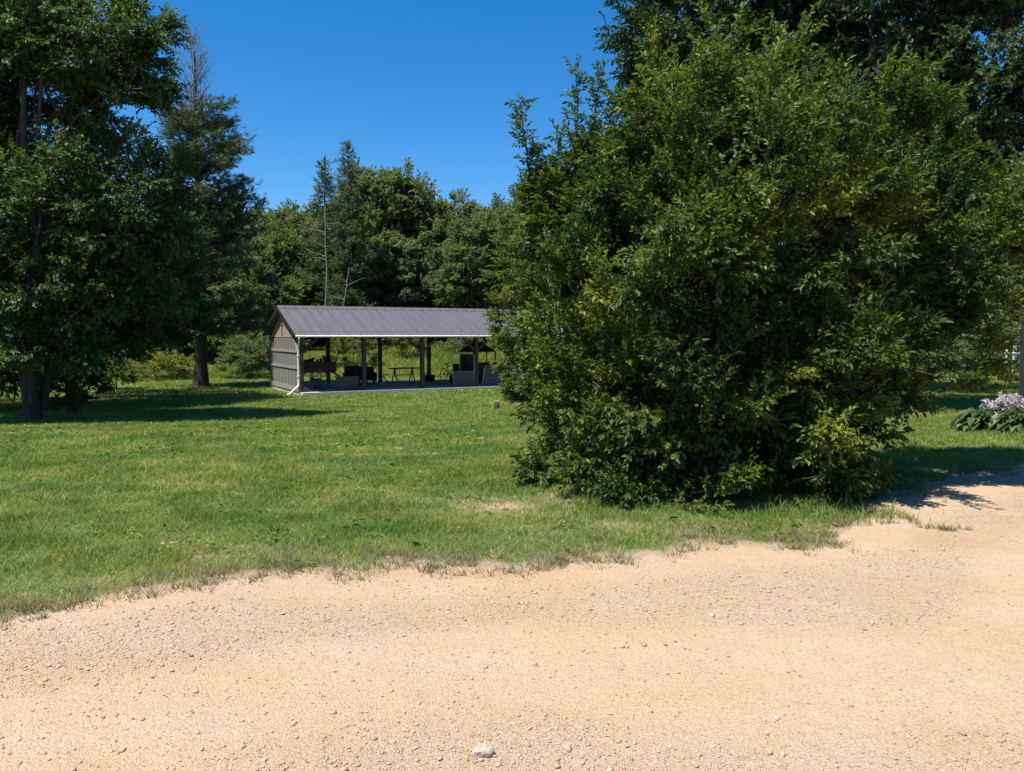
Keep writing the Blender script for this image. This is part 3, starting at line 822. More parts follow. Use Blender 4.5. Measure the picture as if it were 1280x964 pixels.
for (u, Yd, k, h, lab) in WOODS:
    x = (u - 640) / F_PX * Yd; z = gz(x, Yd)
    lm, H, Wd, L = proto[k]
    s = h / H; rz = rng.random() * 6.28; sc = (s * rng.uniform(.9, 1.12), s * rng.uniform(.9, 1.12), s)
    if k not in proto_root:
        rg = np.random.default_rng(600 + k)
        r = build_tree('woodland_tree', lab, 'tree', (x, Yd, z - .1), L, T_bg, M[lm], rg, .85, 20, (.8, 1.3),
                       [flare(limb((0, 0, -.5), (0, 0, H * .85), .2, .05, rg, 8, .015))] + [limb((0, 0, H * .25), l[:3], .07, .02, rg, 5, .05) for l in L[1:]],
                       inner=.3, lump=.32, zmin=-.8, twig=(.02, .008), group='trees at the edge of the wood', flat=.5)
        r.scale = sc; r.rotation_euler = (0, 0, rz)
        proto_root[k] = r
    else:
        copy_tree(proto_root[k], (x, Yd, z - .1), rz, sc, lab)

# the wood on the hillside reads as one mass
def hill_wood():
    rg = np.random.default_rng(707)
    Tt = spray_templates(rg, 6, 6, .7, .34, .26, 52, 36, .3)
    cr = []
    for k in range(4):
        H, Wd = 13, 4.0
        P, D, I, S = boughs(crown_lobes(np.random.default_rng(710 + k), H, Wd), rg, .40, 12, .35, .17, .15, -.6, .3, k, .5)
        cr.append((P, D))
    AP, AD, AS, AT = [], [], [], []
    n = 0
    for row, Yd in enumerate(np.arange(74, 172, 7.5)):
        sp = 6.2
        for u in np.arange(-.72 * Yd, .82 * Yd, sp):
            x = u + rg.uniform(-2, 2); y = Yd + rg.uniform(-3, 3)
            if y < 80 and (rg.random() < .25): continue
            P, D = cr[rg.integers(4)]
            s = rg.uniform(.72, 1.05); a = rg.random() * 6.28; c, sn = math.cos(a), math.sin(a)
            Rm = np.array([[c, -sn, 0], [sn, c, 0], [0, 0, 1]])
            sel = rg.random(len(P)) < (1.0 if y < 110 else .6)
            AP.append((P[sel] @ Rm.T) * s + np.array([x, y, gz(x, y) - .3])); AD.append(D[sel] @ Rm.T)
            AS.append(np.full(sel.sum(), s) * (1 if y < 110 else 1.25)); AT.append(np.full(sel.sum(), rg.normal(.42, .2)) + rg.normal(0, .1, sel.sum())); n += 1
    for k in range(230):   # undergrowth along the edge of the wood
        x = rg.uniform(-48, 48); mid = abs(x / 58 + .11) < .12
        y = rg.uniform(66, 76) if mid else rg.uniform(53 if x < 0 else 47, 72)
        P, D = cr[rg.integers(4)]; s = rg.uniform(.2, .42); a = rg.random() * 6.28; c, sn = math.cos(a), math.sin(a)
        Rm = np.array([[c, -sn, 0], [sn, c, 0], [0, 0, 1]])
        sel = rg.random(len(P)) < .35
        AP.append(((P[sel] - np.array([0, 0, 2.2])) @ Rm.T) * s * np.array([1.5, 1.5, .9]) + np.array([x, y, gz(x, y)])); AD.append(D[sel] @ Rm.T)
        AS.append(np.full(sel.sum(), .6)); AT.append(np.full(sel.sum(), rg.normal(.5, .2)) + rg.normal(0, .1, sel.sum()))
    P = np.concatenate(AP); D = np.concatenate(AD); S = np.concatenate(AS) * rg.uniform(.8, 1.2, len(P)); T = np.concatenate(AT)
    V, Fa, T = place(P, D, Tt, S, rg, .4, T)
    print('hill trees', n, 'faces', len(Fa))
    return np_mesh('hillside_wood', V, [Fa], T)
tag(link('hillside_wood', hill_wood(), M['wood_leaf']), 'dense green wood covering the hillside behind the pavilion', 'woodland', kind='stuff')

# two spruces
T_spr = needle_templates(rng, 8, 14, .30, .15, .035, 75)
def spruce(label, u, Yd, top_v, W, seed):
    rg = np.random.default_rng(seed)
    x = (u - 640) / F_PX * Yd; zb = gz(x, Yd)
    H = CAM_Z + (420 - top_v) / F_PX * Yd - zb
    root = thing('spruce_tree', label, 'tree', (x, Yd, zb), 0, 'pointed spruces behind the pavilion')
    parts = [flare(limb((0, 0, -.4), (0, 0, H), .2, .015, rg, 9, .004))]
    Pp, Dd = [], []
    z = 1.5
    while z < H - .15:
        u_ = z / H
        Lm_ = W * (1 - u_) ** .75 + .12
        for k in range(7):
            a = rg.random() * 6.28; Lb = Lm_ * rg.uniform(.6, 1.12)
            up = .15 + .5 * u_ ** 3
            tip = np.array([math.cos(a) * Lb, math.sin(a) * Lb, z + Lb * up * .6])
            parts.append(limb((0, 0, z), tip, .02, .006, rg, 4, .02, -.06))
            for q in range(max(4, int(15 * Lb))):
                t = .15 + .85 * rg.random() ** .8
                p = np.array([0, 0, z]) + (tip - np.array([0, 0, z])) * t + rg.normal(0, 1, 3) * np.array([.12, .12, .08]) * (1 + Lb * .5) + np.array([0, 0, -.08 * Lb])
                Pp.append(p); Dd.append(np.array([math.cos(a), math.sin(a), -.1 + .8 * u_ ** 2]) + rg.normal(0, .4, 3))
        z += .30 + .12 * rg.random()
    for q in range(10): Pp.append([0, 0, H - rg.random() * .5]); Dd.append(rg.normal(0, .3, 3) + np.array([0, 0, 1]))
    Pp = np.array(Pp); Dd = np.array(Dd)
    V, Fa, T = place(Pp, Dd, T_spr, rg.uniform(.7, 1.2, len(Pp)), rg, .4, rg.normal(.5, .14, len(Pp)))
    link('crown', np_mesh('spruce_crown', V, [Fa], T), M['needle'], root)
    V, Fm = trunk_arrays(parts, 5)
    link('trunk', np_mesh('spruce_trunk', V, [Fm]), M['bark'], root, smooth=True)
spruce('taller pointed spruce, the right one of the pair behind the pavilion', 438, 60, 184, 2.6, 31)
spruce('shorter pointed spruce, the left one of the pair behind the pavilion', 409, 61, 203, 2.3, 32)

# bare snag and leaning dead stem
def snag(label, base_uv, top_uv, Yd, r0, seed, side):
    rg = np.random.default_rng(seed)
    a = at(base_uv[0], base_uv[1], Yd); b = at(top_uv[0], top_uv[1], Yd)
    a[2] = gz(a[0], Yd) - .2
    parts = [limb((0, 0, 0), b - a, r0, r0 * .45, rg, 9, .006)]
    for k in range(side):
        t = rg.uniform(.35, .95); p = (b - a) * t; d = np.array([rg.choice([-1, 1]) * rg.uniform(.5, 1.6), rg.normal(0, .3), rg.uniform(-.1, .7)])
        parts.append(limb(p, p + d, .03, .008, rg, 4, .04))
    V, Fm = trunk_arrays(parts, 7)
    o = link('dead_tree', np_mesh('dead_tree', V, [Fm]), M['dead_wood'], smooth=True); o.location = a
    tag(o, label, 'dead tree')
snag('bare grey dead trunk standing upright among the trees behind the pavilion', (409, 400), (409, 260), 54, .085, 41, 6)
snag('thin dead stem leaning to the right behind the pavilion roof', (418, 400), (438, 335), 52, .06, 42, 4)

# ---------------------------------------------------------------- low plants by the trees
rng = np.random.default_rng(808)
T_low = spray_templates(rng, 6, 9, .3, .10, .055, 50, 34, .3)
def low_shrub(label, u, Yd, w, h, lm, seed, name='shrub', cat='shrub', dens=2.2):
    rg = np.random.default_rng(seed)
    x = (u - 640) / F_PX * Yd; b = (x, Yd, gz(x, Yd))
    L = [(0, 0, h * .5, w * .5, w * .45, h * .5), (-w * .3, .1, h * .4, w * .3, w * .3, h * .38), (w * .3, -.1, h * .42, w * .28, w * .3, h * .4)]
    return build_tree(name, label, cat, b, L, T_low, M[lm], rg, dens, 14, (.8, 1.3), [limb((0, 0, -.1), (.1, 0, h * .6), .04, .015, rg), limb((.01, 0, -.1), (-.25 * w, 0, h * .6), .03, .01, rg)], inner=.3, lump=.3, zmin=-.6, twig=(.012, .004), foliage_name='foliage', trunk_name='stems')
low_shrub('round leafy shrub standing alone on the lawn between maple and pine', 143, 38, 1.6, 2.3, 'wood_leaf', 51)
low_shrub('yellowish goldenrod clump at the wood edge left of the pine trunk', 188, 46, 3.6, 1.7, 'goldenrod', 52, 'goldenrod', 'plant', 1.6)
low_shrub('smaller goldenrod patch at the wood edge beside the pine trunk', 225, 48, 1.8, 1.2, 'goldenrod', 53, 'goldenrod', 'plant', 1.8)
low_shrub('green thicket bush at the wood edge under the maple', 95, 46, 3.2, 1.9, 'wood_leaf', 54, dens=1.5)
low_shrub('drooping leafy bush beside the maple trunk', 92, 24, 1.5, 1.5, 'maple', 55)
low_shrub('dark bush filling the shade at the left edge behind the maple trunk', 15, 30, 4.2, 2.6, 'dark', 67, dens=1.4)
low_shrub('olive thicket beyond the left bay of the pavilion', 440, 52, 3.0, 2.4, 'olive', 56, dens=1.3)
low_shrub('bright yellow green bush seen through the middle of the pavilion', 502, 56, 2.8, 2.4, 'goldenrod', 57, dens=1.2)
low_shrub('dark green thicket left of the pavilion gable wall', 315, 47, 3.4, 2.6, 'wood_leaf', 58, dens=1.4)
low_shrub('grey green bush beyond the right bay of the pavilion', 580, 58, 3.0, 1.2, 'grey_leaf', 59, dens=1.2)
low_shrub('dark bush under the small tree at the right end of the pavilion', 668, 31, 1.9, 1.3, 'wood_leaf', 60)

# flower bed at right
def hosta(label, u, Yd, w, flowers, seed, scale=1.0):
    rg = np.random.default_rng(seed)
    x = (u - 640) / F_PX * Yd
    root = thing('hosta', label, 'plant', (x, Yd, gz(x, Yd)), 0, 'hostas in the flower bed')
    n = 110
    a = rg.random(n) * 6.28; el = rg.uniform(.15, 1.25, n); rad = w * .5 * np.cos(el) * rg.uniform(.5, 1.0, n)
    P = np.c_[np.cos(a) * rad * .75, np.sin(a) * rad * .75, .10 + np.sin(el) * .34 * scale]
    D = np.c_[np.cos(a), np.sin(a), .15 - .5 * np.cos(el)]
    Tm = [leaf_shape(.27, .17, .18, .35) for _ in range(3)]
    V, Fa, T = place(P, D, Tm, rg.uniform(.7, 1.15, n) * scale, rg, .25, rg.normal(.5, .2, n))
    link('foliage', np_mesh('hosta_foliage', V, [Fa], T), M['hosta'], root)
    sp = []
    for i in range(n): sp.append((np.array([0, 0, .0]), P[i]))
    SV, SF = sticks(sp, .006, .004, .05, rg)
    link('stems', np_mesh('hosta_stems', SV, [SF]), M['hosta'], root)
    if flowers:
        Tf = spray_templates(rg, 4, 7, .09, .055, .028, 60, 50, .5)
        Pp, Dd, sg = [], [], []
        for k in range(flowers):
            aa = rg.random() * 6.28; r_ = rg.random() * w * .42
            b = np.array([math.cos(aa) * r_ * .5, math.sin(aa) * r_ * .5, .3]); t = np.array([math.cos(aa) * r_, math.sin(aa) * r_, rg.uniform(.40, .64)])
            sg.append((b, t))
            for q in np.linspace(.45, 1, 8): Pp.append(b + (t - b) * q); Dd.append(rg.normal(0, 1, 3))
        V, Fa, T = place(np.array(Pp), np.array(Dd), Tf, rg.uniform(.8, 1.2, len(Pp)), rg, .8, rg.uniform(.2, .8, len(Pp)))
        link('flower_spikes', np_mesh('hosta_flowers', V, [Fa], T), M['lilac'], root)
        SV, SF = sticks(sg, .005, .003, .03, rg)
        link('flower_stalks', np_mesh('hosta_stalks', SV, [SF]), M['hosta'], root)
hosta('hosta clump with pale lilac flower spikes at the right edge', 1263, 14.3, 1.2, 46, 61)
hosta('low flowerless hosta clump left of the lilac flowered one', 1228, 13.9, .85, 0, 62, .85)
hosta('front hosta clump with broad leaves below the lilac flowers', 1275, 13.5, .9, 0, 63, .9)
low_shrub('leafy garden perennials in the sunny border behind the hostas', 1215, 36, 3.6, 1.2, 'wood_leaf', 64, 'border_plant', 'plant')
low_shrub('bushy green perennial at the right of the sunny border', 1262, 37, 2.2, 1.0, 'olive', 65, 'border_plant', 'plant')
low_shrub('yellow flowered plant in the border beside the white garden stand', 1256, 33.6, .7, .6, 'goldenrod', 66, 'border_plant', 'plant', 2.0)

# white garden stand and dark post at right
sx, sy = (1268 - 640) / F_PX * 34.4, 34.4
gs = thing('garden_stand', 'white slatted metal garden stand in the far flower border', 'garden stand', (sx, sy, gz(sx, sy) + .60), R(15))
for dx in (-.26, .26):
    for dy in (-.18, .18):
        MB().bar((dx, dy, -.62), (dx * .92, dy, 1.05), .05, .05).build('leg', M['grey_white'], gs)
for z in (.15, .55, 1.05):
    b = MB()
    for k in range(4): b.box((0, -.18 + k * .12, z), (.62, .08, .03))
    b.build('shelf', M['grey_white'], gs)
sx, sy = (1279 - 640) / F_PX * 15.5, 15.5
gp = thing('garden_post', 'dark square post standing behind the lilac hosta at the right edge', 'post', (sx, sy, gz(sx, sy)))
MB().box((0, 0, .95), (.08, .08, 2.1)).build('shaft', M['post_dark'], gp, bevel=.008)
MB().box((0, 0, 2.02), (.11, .11, .05)).build('cap', M['post_dark'], gp, bevel=.008)

# ---------------------------------------------------------------- lawn
def blades(n_try, y0, y1, h, w, dens_noise=True, lean=.5, quad=True, seed=0, xmul=.70, xpad=1.4, gap=0.0):
    r = np.random.default_rng(seed)
    y = np.sqrt(r.random(n_try) * (y1 ** 2 - y0 ** 2) + y0 ** 2)
    x = (r.random(n_try) * 2 - 1) * (xmul * y + xpad)
    d = y - edge_y(x)
    P = np.c_[x, y]
    patch = fbm(P, .8, 51, 3); fine = vnoise(P, 5, 55)
    pr = np.clip((d + .12 * (fbm(P, 2.3, 61, 2) - .5)) / .55, 0, 1) ** .9 * np.clip(.45 + 1.1 * (fine - .1), .2, 1)
    bm = np.zeros_like(x)
    for bx, by, rx, ry, a in BARE: bm = np.maximum(bm, a * np.exp(-(((x - bx) / rx) ** 2 + ((y - by) / ry) ** 2)))
    bm = bm * np.clip(2.2 * fbm(P, 2.6, 57, 3) - .45, 0, 1)
    pr *= 1 - .8 * np.clip(bm * 1.2, 0, 1)
    loc = (x + 9.25) * .88 + (y - 34.4) * .475; dep = -(x + 9.25) * .475 + (y - 34.4) * .88
    pr = np.where((loc > -.3) & (loc < 14.6) & (dep > -.35) & (dep < 6.4), 0, pr)
    ok = r.random(n_try) < pr
    x, y, d, patch, fine, bm = x[ok], y[ok], d[ok], patch[ok], fine[ok], bm[ok]
    n = len(x)
    mid = fbm(np.c_[x, y], 2.8, 63, 3)
    hh = h * np.exp(r.normal(0, .3, n)) * (.45 + 1.1 * mid) * (.6 + .8 * patch) * np.clip(.55 + d * .5, .55, 1)
    ww = w * r.uniform(.7, 1.3, n)
    a = r.random(n) * 6.28; la = r.random(n) * 6.28; le = hh * np.abs(r.normal(lean, .45, n))
    p = np.c_[x, y, ground_z(x, y) - .006]
    s = np.c_[np.cos(a), np.sin(a), np.zeros(n)] * ww[:, None] * .5
    l = np.c_[np.cos(la), np.sin(la), np.zeros(n)] * le[:, None]
    up = np.c_[np.zeros(n), np.zeros(n), hh]
    dry = np.exp(-np.maximum(d, 0) / (.2 + 1.1 * fbm(np.c_[x, y], 1.1, 59, 2)))
    tint = np.clip(r.normal(.42, .2, n) + (patch - .5) * .5 + (.5 - mid) * .9 + .38 * dry + .3 * bm + .45 * np.where(r.random(n) < .07, 1, 0), 0, 1)
    if quad:
        V = np.stack([p - s, p + s, p + s * .75 + up * .6 + l * .35, p - s * .75 + up * .6 + l * .35, p + up * .95 + l], 1).reshape(-1, 3)
        o = (np.arange(n) * 5)[:, None]
        return V, [o + np.array([[0, 1, 2, 3]]), o + np.array([[3, 2, 4]])], [tint, tint]
    V = np.stack([p - s, p + s, p + up + l], 1).reshape(-1, 3)
    o = (np.arange(n) * 3)[:, None]
    return V, [o + np.array([[0, 1, 2]])], [tint]

def combine(sets):
    Vs, Fs, Ts = [], [], []; b = 0
    for V, F, T in sets:
        Vs.append(V); Fs += [f + b for f in F]; Ts += T; b += len(V)
    # group by face size so offsets stay simple
    q = [(f, t) for f, t in zip(Fs, Ts) if f.shape[1] == 4]; t3 = [(f, t) for f, t in zip(Fs, Ts) if f.shape[1] == 3]
    faces = ([np.concatenate([f for f, _ in q])] if q else []) + ([np.concatenate([f for f, _ in t3])] if t3 else [])
    tint = np.concatenate([t for _, t in q] + [t for _, t in t3])
    return np.concatenate(Vs), faces, tint
sets = [blades(260000, 3.2, 7.5, .042, .0050, lean=1.0, seed=1), blades(300000, 7.5, 12, .042, .0075, lean=1.0, seed=2), blades(270000, 12, 20, .05, .014, lean=.9, seed=3, quad=False), blades(230000, 20, 33, .055, .026, lean=.9, seed=4, quad=False), blades(130000, 33, 48, .07, .05, lean=.9, seed=5, quad=False)]
V, F, T = combine(sets)
print('lawn faces', len(T))
tag(link('lawn_grass', np_mesh('lawn_grass', V, F, T), M['grass']), 'mown green lawn grass with a few dry patches', 'grass', kind='stuff')

# dusty ragged tufts where the lawn meets the road
def edge_tufts():
    r = np.random.default_rng(9)
    n = 1000
    x = r.uniform(-4.5, 8.5, n); y = edge_y(x) + r.normal(.10, .2, n)
    k = vnoise(np.c_[x, y], 2.2, 88) > .42
    x, y = x[k], y[k]
    x = np.r_[x, r.normal(3.52, .12, 10), r.normal(3.3, .1, 6), r.normal(-.15, .1, 3)]; y = np.r_[y, r.normal(6.42, .05, 10), r.normal(6.6, .06, 6), r.normal(5.2, .05, 3)]
    V, F3 = [], []
    Vs = []; T = []
    for i in range(len(x)):
        m = r.integers(10, 34); rad = r.uniform(.02, .09); tt = r.normal(.45, .2)
        a = r.random(m) * 6.28; rr = rad * np.sqrt(r.random(m))
        px = x[i] + np.cos(a) * rr; py = y[i] + np.sin(a) * rr
        z = np.maximum(road_z(px, py), ground_z(px, py))
        h = r.uniform(.025, .075, m); l = h * r.uniform(.3, 1.4, m); w = r.uniform(.002, .004, m)
        la = a + r.normal(0, .6, m); sa = r.random(m) * 6.28
        p = np.c_[px, py, z - .004]; s = np.c_[np.cos(sa) * w, np.sin(sa) * w, np.zeros(m)]
        tip = p + np.c_[np.cos(la) * l, np.sin(la) * l, h]
        Vs.append(np.stack([p - s, p + s, tip], 1).reshape(-1, 3)); T.append(np.clip(r.normal(tt, .2, m), 0, 1))
    V = np.concatenate(Vs); T = np.concatenate(T)
    return np_mesh('dusty_grass', V, [np.arange(len(V)).reshape(-1, 3)], T)
tag(link('dusty_grass', edge_tufts(), M['dry_grass']), 'dusty dry grass tufts fringing the dirt road', 'grass', kind='stuff')

# broad leaved weeds and clover dotted through the lawn
def lawn_weeds():
    r = np.random.default_rng(77)
    n = 2600
    y = np.sqrt(r.random(n) * (20 ** 2 - 4.6 ** 2) + 4.6 ** 2); x = (r.random(n) * 2 - 1) * (.7 * y + 1)
    k = (y > edge_y(x) + .1) & (fbm(np.c_[x, y], .9, 81, 2) > .5)
    x, y = x[k], y[k]; n = len(x)
    m = 9
    a = r.random((n, m)) * 6.28; rr = r.uniform(.005, .05, (n, m))
    px = (x[:, None] + np.cos(a) * rr).ravel(); py = (y[:, None] + np.sin(a) * rr).ravel()
    P = np.c_[px, py, ground_z(px, py) + r.uniform(.01, .035, n * m)]
    D = np.c_[np.cos(a).ravel(), np.sin(a).ravel(), r.uniform(-.1, .6, n * m)]
    Tm = [leaf_shape(.055, .03, .2, .3), leaf_shape(.04, .03, .15, .2), leaf_shape(.075, .028, .25, .4)]
    return place(P, D, Tm, r.uniform(.6, 1.2, n * m) * np.repeat(np.clip(y / 9, .8, 1.6), m), r, .4, np.repeat(r.normal(.4, .2, n), m))
V, Fa, T = lawn_weeds()
tag(link('lawn_weeds', np_mesh('lawn_weeds', V, [Fa], T), M['grass']), 'low broad leaved weeds and clover dotted through the lawn', 'weeds', kind='stuff')

# taller weeds round the foot of the shrub
def weeds():
    r = np.random.default_rng(10)
    n = 4200
    u = r.random(n)
    x = .6 + u * 2.9; yc = 7.05 - .35 * u + .1 * np.sin(x * 5)
    y = yc + np.abs(r.normal(0, .3, n)) + .1
    x2 = r.normal(2.75, .3, 1100); y2 = r.normal(6.9, .15, 1100)
    x = np.r_[x, x2]; y = np.r_[y, y2]; n = len(x)
    k = vnoise(np.c_[x, y], 4, 71) > .35
    x, y = x[k], y[k]; n = len(x)
    h = np.exp(r.normal(-2.9, .45, n)); l = h * np.abs(r.normal(.6, .4, n)); w = r.uniform(.002, .0045, n)
    a = r.random(n) * 6.28; la = r.random(n) * 6.28
    p = np.c_[x, y, ground_z(x, y) - .01]; s = np.c_[np.cos(a) * w, np.sin(a) * w, np.zeros(n)]
    up = np.c_[np.zeros(n), np.zeros(n), h]; lv = np.c_[np.cos(la) * l, np.sin(la) * l, np.zeros(n)]
    V = np.stack([p - s, p + s, p + s * .8 + up * .6 + lv * .3, p - s * .8 + up * .6 + lv * .3, p + up + lv], 1).reshape(-1, 3)
    o = (np.arange(n) * 5)[:, None]; T = np.clip(r.normal(.4, .2, n), 0, .9)
    return np_mesh('tall_weeds', V, [o + np.array([[0, 1, 2, 3]]), o + np.array([[3, 2, 4]])], np.r_[T, T])
tag(link('tall_weeds', weeds(), M['grass']), 'tall weeds and unmown grass round the foot of the huge shrub', 'weeds', kind='stuff')

def meadow():
    r = np.random.default_rng(12)
    n = 190000
    y = r.uniform(47, 66, n); x = r.uniform(-45, 32, n)
    h = np.exp(r.normal(-1.55, .35, n)) * (.5 + fbm(np.c_[x, y], .25, 91, 2)); w = r.uniform(.015, .04, n); l = h * np.abs(r.normal(.8, .4, n))
    a = r.random(n) * 6.28; la = r.random(n) * 6.28
    p = np.c_[x, y, ground_z(x, y) - .02]; s = np.c_[np.cos(a) * w, np.sin(a) * w, np.zeros(n)]
    tip = p + np.c_[np.cos(la) * l, np.sin(la) * l, h]
    V = np.stack([p - s, p + s, tip], 1).reshape(-1, 3)
    return np_mesh('meadow_grass', V, [np.arange(len(V)).reshape(-1, 3)], np.clip(r.normal(.5, .2, n) + (fbm(np.c_[x, y], .3, 95, 2) - .5), 0, 1))
tag(link('meadow_grass', meadow(), M['meadow']), 'tall sunlit meadow grass beyond the pavilion', 'grass', kind='stuff')

# ---------------------------------------------------------------- pavilion
PA = math.atan2(.475, .88)
PO = Vector((-9.25, 34.4, -.86))
pav = thing('pavilion', 'long open sided wooden pavilion with grey metal roof across the lawn', 'pavilion', PO, PA)
LEN, DEP, EAVE, RIDGE = 14.25, 6.2, 2.5, 3.66
MB().box((LEN / 2 + .08, DEP / 2 - .12, -.11), (LEN + .2, DEP + .75, .22)).build('floor_slab', M['concrete'], pav)
bay = 2.83
for k in range(6):
    x = .06 + k * bay
    for w in (.05, DEP - .1):
        p = MB().box((x, w, 1.22), (.17, .17, 2.44)).build('post', M['post_wood'], pav)
        if k in (0, 2, 3, 4) and w < 1:
            for sgn in ((1,) if k == 0 else (-1, 1)):
                MB().bar((x + sgn * .09, w, 1.75), (x + sgn * .75, w, 2.40), .09, .10).build('brace', M['post_wood'], p)
for w in (.05, DEP - .1):
    MB().box((LEN / 2, w, 2.55), (LEN, .12, .22)).build('header_beam', M['post_wood'], pav)
# trusses
for k in range(6):
    x = .06 + k * bay
    t = MB().box((x, DEP / 2, 2.50), (.06, DEP - .4, .12))
    t.bar((x, .1, 2.54), (x, DEP / 2, 3.52), .06, .12); t.bar((x, DEP - .15, 2.54), (x, DEP / 2, 3.52), .06, .12); t.box((x, DEP / 2, 3.0), (.06, .1, .95))
    t.build('truss', M['post_wood'], pav)
# ribbed roof planes
def roof_plane(sgn):
    ov = .42; x0, x1 = -.28, LEN + .3
    prof = []
    x = x0
    while x < x1:
        prof += [(x, 0), (x + .40, 0), (x + .425, .045), (x + .465, .045)]
        x += .49
    prof.append((x1, 0))
    half = DEP / 2 - .02
    n = len(prof); V = []
    sl = (RIDGE - EAVE) / (half)
    for (px, pz) in prof:
        for th in (0, -.02):
            for (w, z) in ((-ov, EAVE - ov * sl + .16), (half, RIDGE + .16)):
                yy = w if sgn > 0 else DEP - .04 - w
                V.append((px, yy, z + pz + th))
    F = []
    for i in range(n - 1):
        a, b = i * 4, (i + 1) * 4
        F += [(a, b, b + 1, a + 1), (a + 2, a + 3, b + 3, b + 2), (a, a + 2, b + 2, b), (a + 1, b + 1, b + 3, a + 3)]
    F += [(0, 1, 3, 2), (4 * n - 4, 4 * n - 2, 4 * n - 1, 4 * n - 3)]
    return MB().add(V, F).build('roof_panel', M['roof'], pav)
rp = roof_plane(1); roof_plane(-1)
rc = MB()
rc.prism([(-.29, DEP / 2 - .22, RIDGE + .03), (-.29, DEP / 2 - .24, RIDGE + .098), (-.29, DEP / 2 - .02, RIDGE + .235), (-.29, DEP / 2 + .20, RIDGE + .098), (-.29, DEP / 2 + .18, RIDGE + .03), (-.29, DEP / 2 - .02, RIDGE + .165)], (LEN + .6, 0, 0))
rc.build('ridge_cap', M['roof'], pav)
sl = (RIDGE - EAVE) / (DEP / 2 - .02)
ez = EAVE - .42 * sl + .16
MB().tube([(-.29, -.505, ez - .055), (LEN + .29, -.505, ez - .055)], .045, 12).build('gutter', M['white_metal'], pav, smooth=True)
for sgn in (1, -1):
    y0 = -.42 if sgn > 0 else DEP + .38
    MB().bar((-.30, y0, ez - .04), (-.30, DEP / 2 - .02, RIDGE + .10), .03, .13).build('gable_trim', M['dark_metal'], pav)
# downspout
ds = MB(); ds.tube([(-.12, -.40, ez - .08), (-.12, -.36, ez - .22), (-.10, -.12, ez - .50), (-.10, -.10, ez - .65), (-.10, -.10, .42), (-.12, -.12, .28), (-.55, -.38, -.02), (-.75, -.5, -.10)], .042, 8)
dso = ds.build('downspout', M['white_metal'], pav, smooth=True)
for z in (.7, 1.6): MB().box((-.10, -.10, z), (.11, .11, .04)).build('strap', M['white_metal'], dso)
# left gable wall
gw = MB()
nb = 26
for k in range(nb):
    w0 = .14 + k * (DEP - .38) / nb; wd = (DEP - .38) / nb - .012
    gw.box((-.03 + (k % 3) * .004, w0 + wd / 2, 1.20), (.022, wd, 2.34))
gwo = gw.build('gable_wall', M['old_wood'], pav)
MB().box((-.056, DEP / 2, .12), (.03, DEP - .3, .2)).build('skirt_board', M['rail_wood'], gwo)
for z in (1.05, 1.78): MB().box((-.060, DEP / 2, z), (.035, DEP - .3, .11)).build('rail', M['rail_wood'], gwo)
MB().box((-.065, .14, 1.15), (.045, .12, 2.3)).build('corner_board', M['rail_wood'], gwo)
MB().bar((-.07, .18, 1.78), (-.07, .75, 2.36), .05, .09).build('brace', M['rail_wood'], gwo)
MB().prism([(-.02, .10, 2.40), (-.02, DEP - .16, 2.40), (-.02, DEP / 2 - .02, RIDGE + .10)], (-.03, 0, 0)).build('gable_panel', M['ply'], pav)
tm = MB().box((-.065, DEP / 2 + .1, 2.98), (.025, .46, .10)); tm.box((-.065, DEP / 2 + .1, 2.71), (.025, .10, .44))
tag(tm.build('gable_ornament', M['red'], pav), 'small faded red T shaped ornament')
# open back bay rails at left
for z in (.95, 1.75): MB().box((bay / 2, DEP - .1, z), (bay - .2, .06, .09)).build('back_rail', M['post_wood'], pav)

def pw(t, w, z=0.0):
    p = Matrix.Rotation(PA, 3, 'Z') @ Vector((t, w, z)); return PO + p

# --- things kept inside
# farm cart with a big spoked wheel
c = thing('farm_cart', 'dark wooden farm cart with a large pale rimmed wheel in the left bay', 'cart', pw(1.15, 1.2), PA)
b = MB(); b.box((0, .3, .82), (1.5, .9, .06)); b.box((0, -.16, 1.06), (1.5, .04, .42)); b.box((0, .74, 1.06), (1.5, .04, .42)); b.box((-.74, .3, 1.06), (.04, .88, .42)); b.box((.74, .3, 1.06), (.04, .88, .42))
b.build('box', M['dark_red'], c)
for w in (-.32, .92):
    wh = MB().ring((-.1, w, .46), (0, 1, 0), .44, .024, 28, 6).build('wheel', M['dark_steel'], c)
    s = MB()
    for k in range(10):
        a = k * math.pi / 5; s.tube([(-.1, w, .46), (-.1 + .42 * math.cos(a), w, .46 + .42 * math.sin(a))], .016, 6)
    s.disc((-.1, w, .46), (0, 1, 0), .07, .12); s.build('spokes', M['post_wood'], wh)
MB().tube([(-.1, -.3, .46), (-.1, .9, .46)], .03, 8).build('axle', M['dark_metal'], c)
MB().bar((.7, .3, .78), (1.5, .3, .25), .07, .07).build('tongue', M['post_wood'], c)
# heap on the cart
hp = MB(); 
for i in range(7): hp.tube([(-.7 + i * .2, -.05 + .12 * (i % 3), 1.27 + .03 * (i % 2)), (-.45 + i * .17, .6, 1.32 + .05 * (i % 3))], .07, 7)
tag(hp.build('firewood', M['post_wood']), 'dark firewood logs heaped on the farm cart', 'firewood').matrix_world = Matrix.Translation(pw(1.15, 1.2)) @ Matrix.Rotation(PA, 4, 'Z')
# low grey panel
lp = thing('low_partition', 'low grey board partition beside the second front post', 'partition', pw(2.15, .22), PA)
MB().box((0, 0, .33), (1.0, .04, .6)).build('board', M['grey_panel'], lp)
for x in (-.5, .5): MB().box((x, 0, .33), (.05, .06, .66)).build('upright', M['grey_panel'], lp)
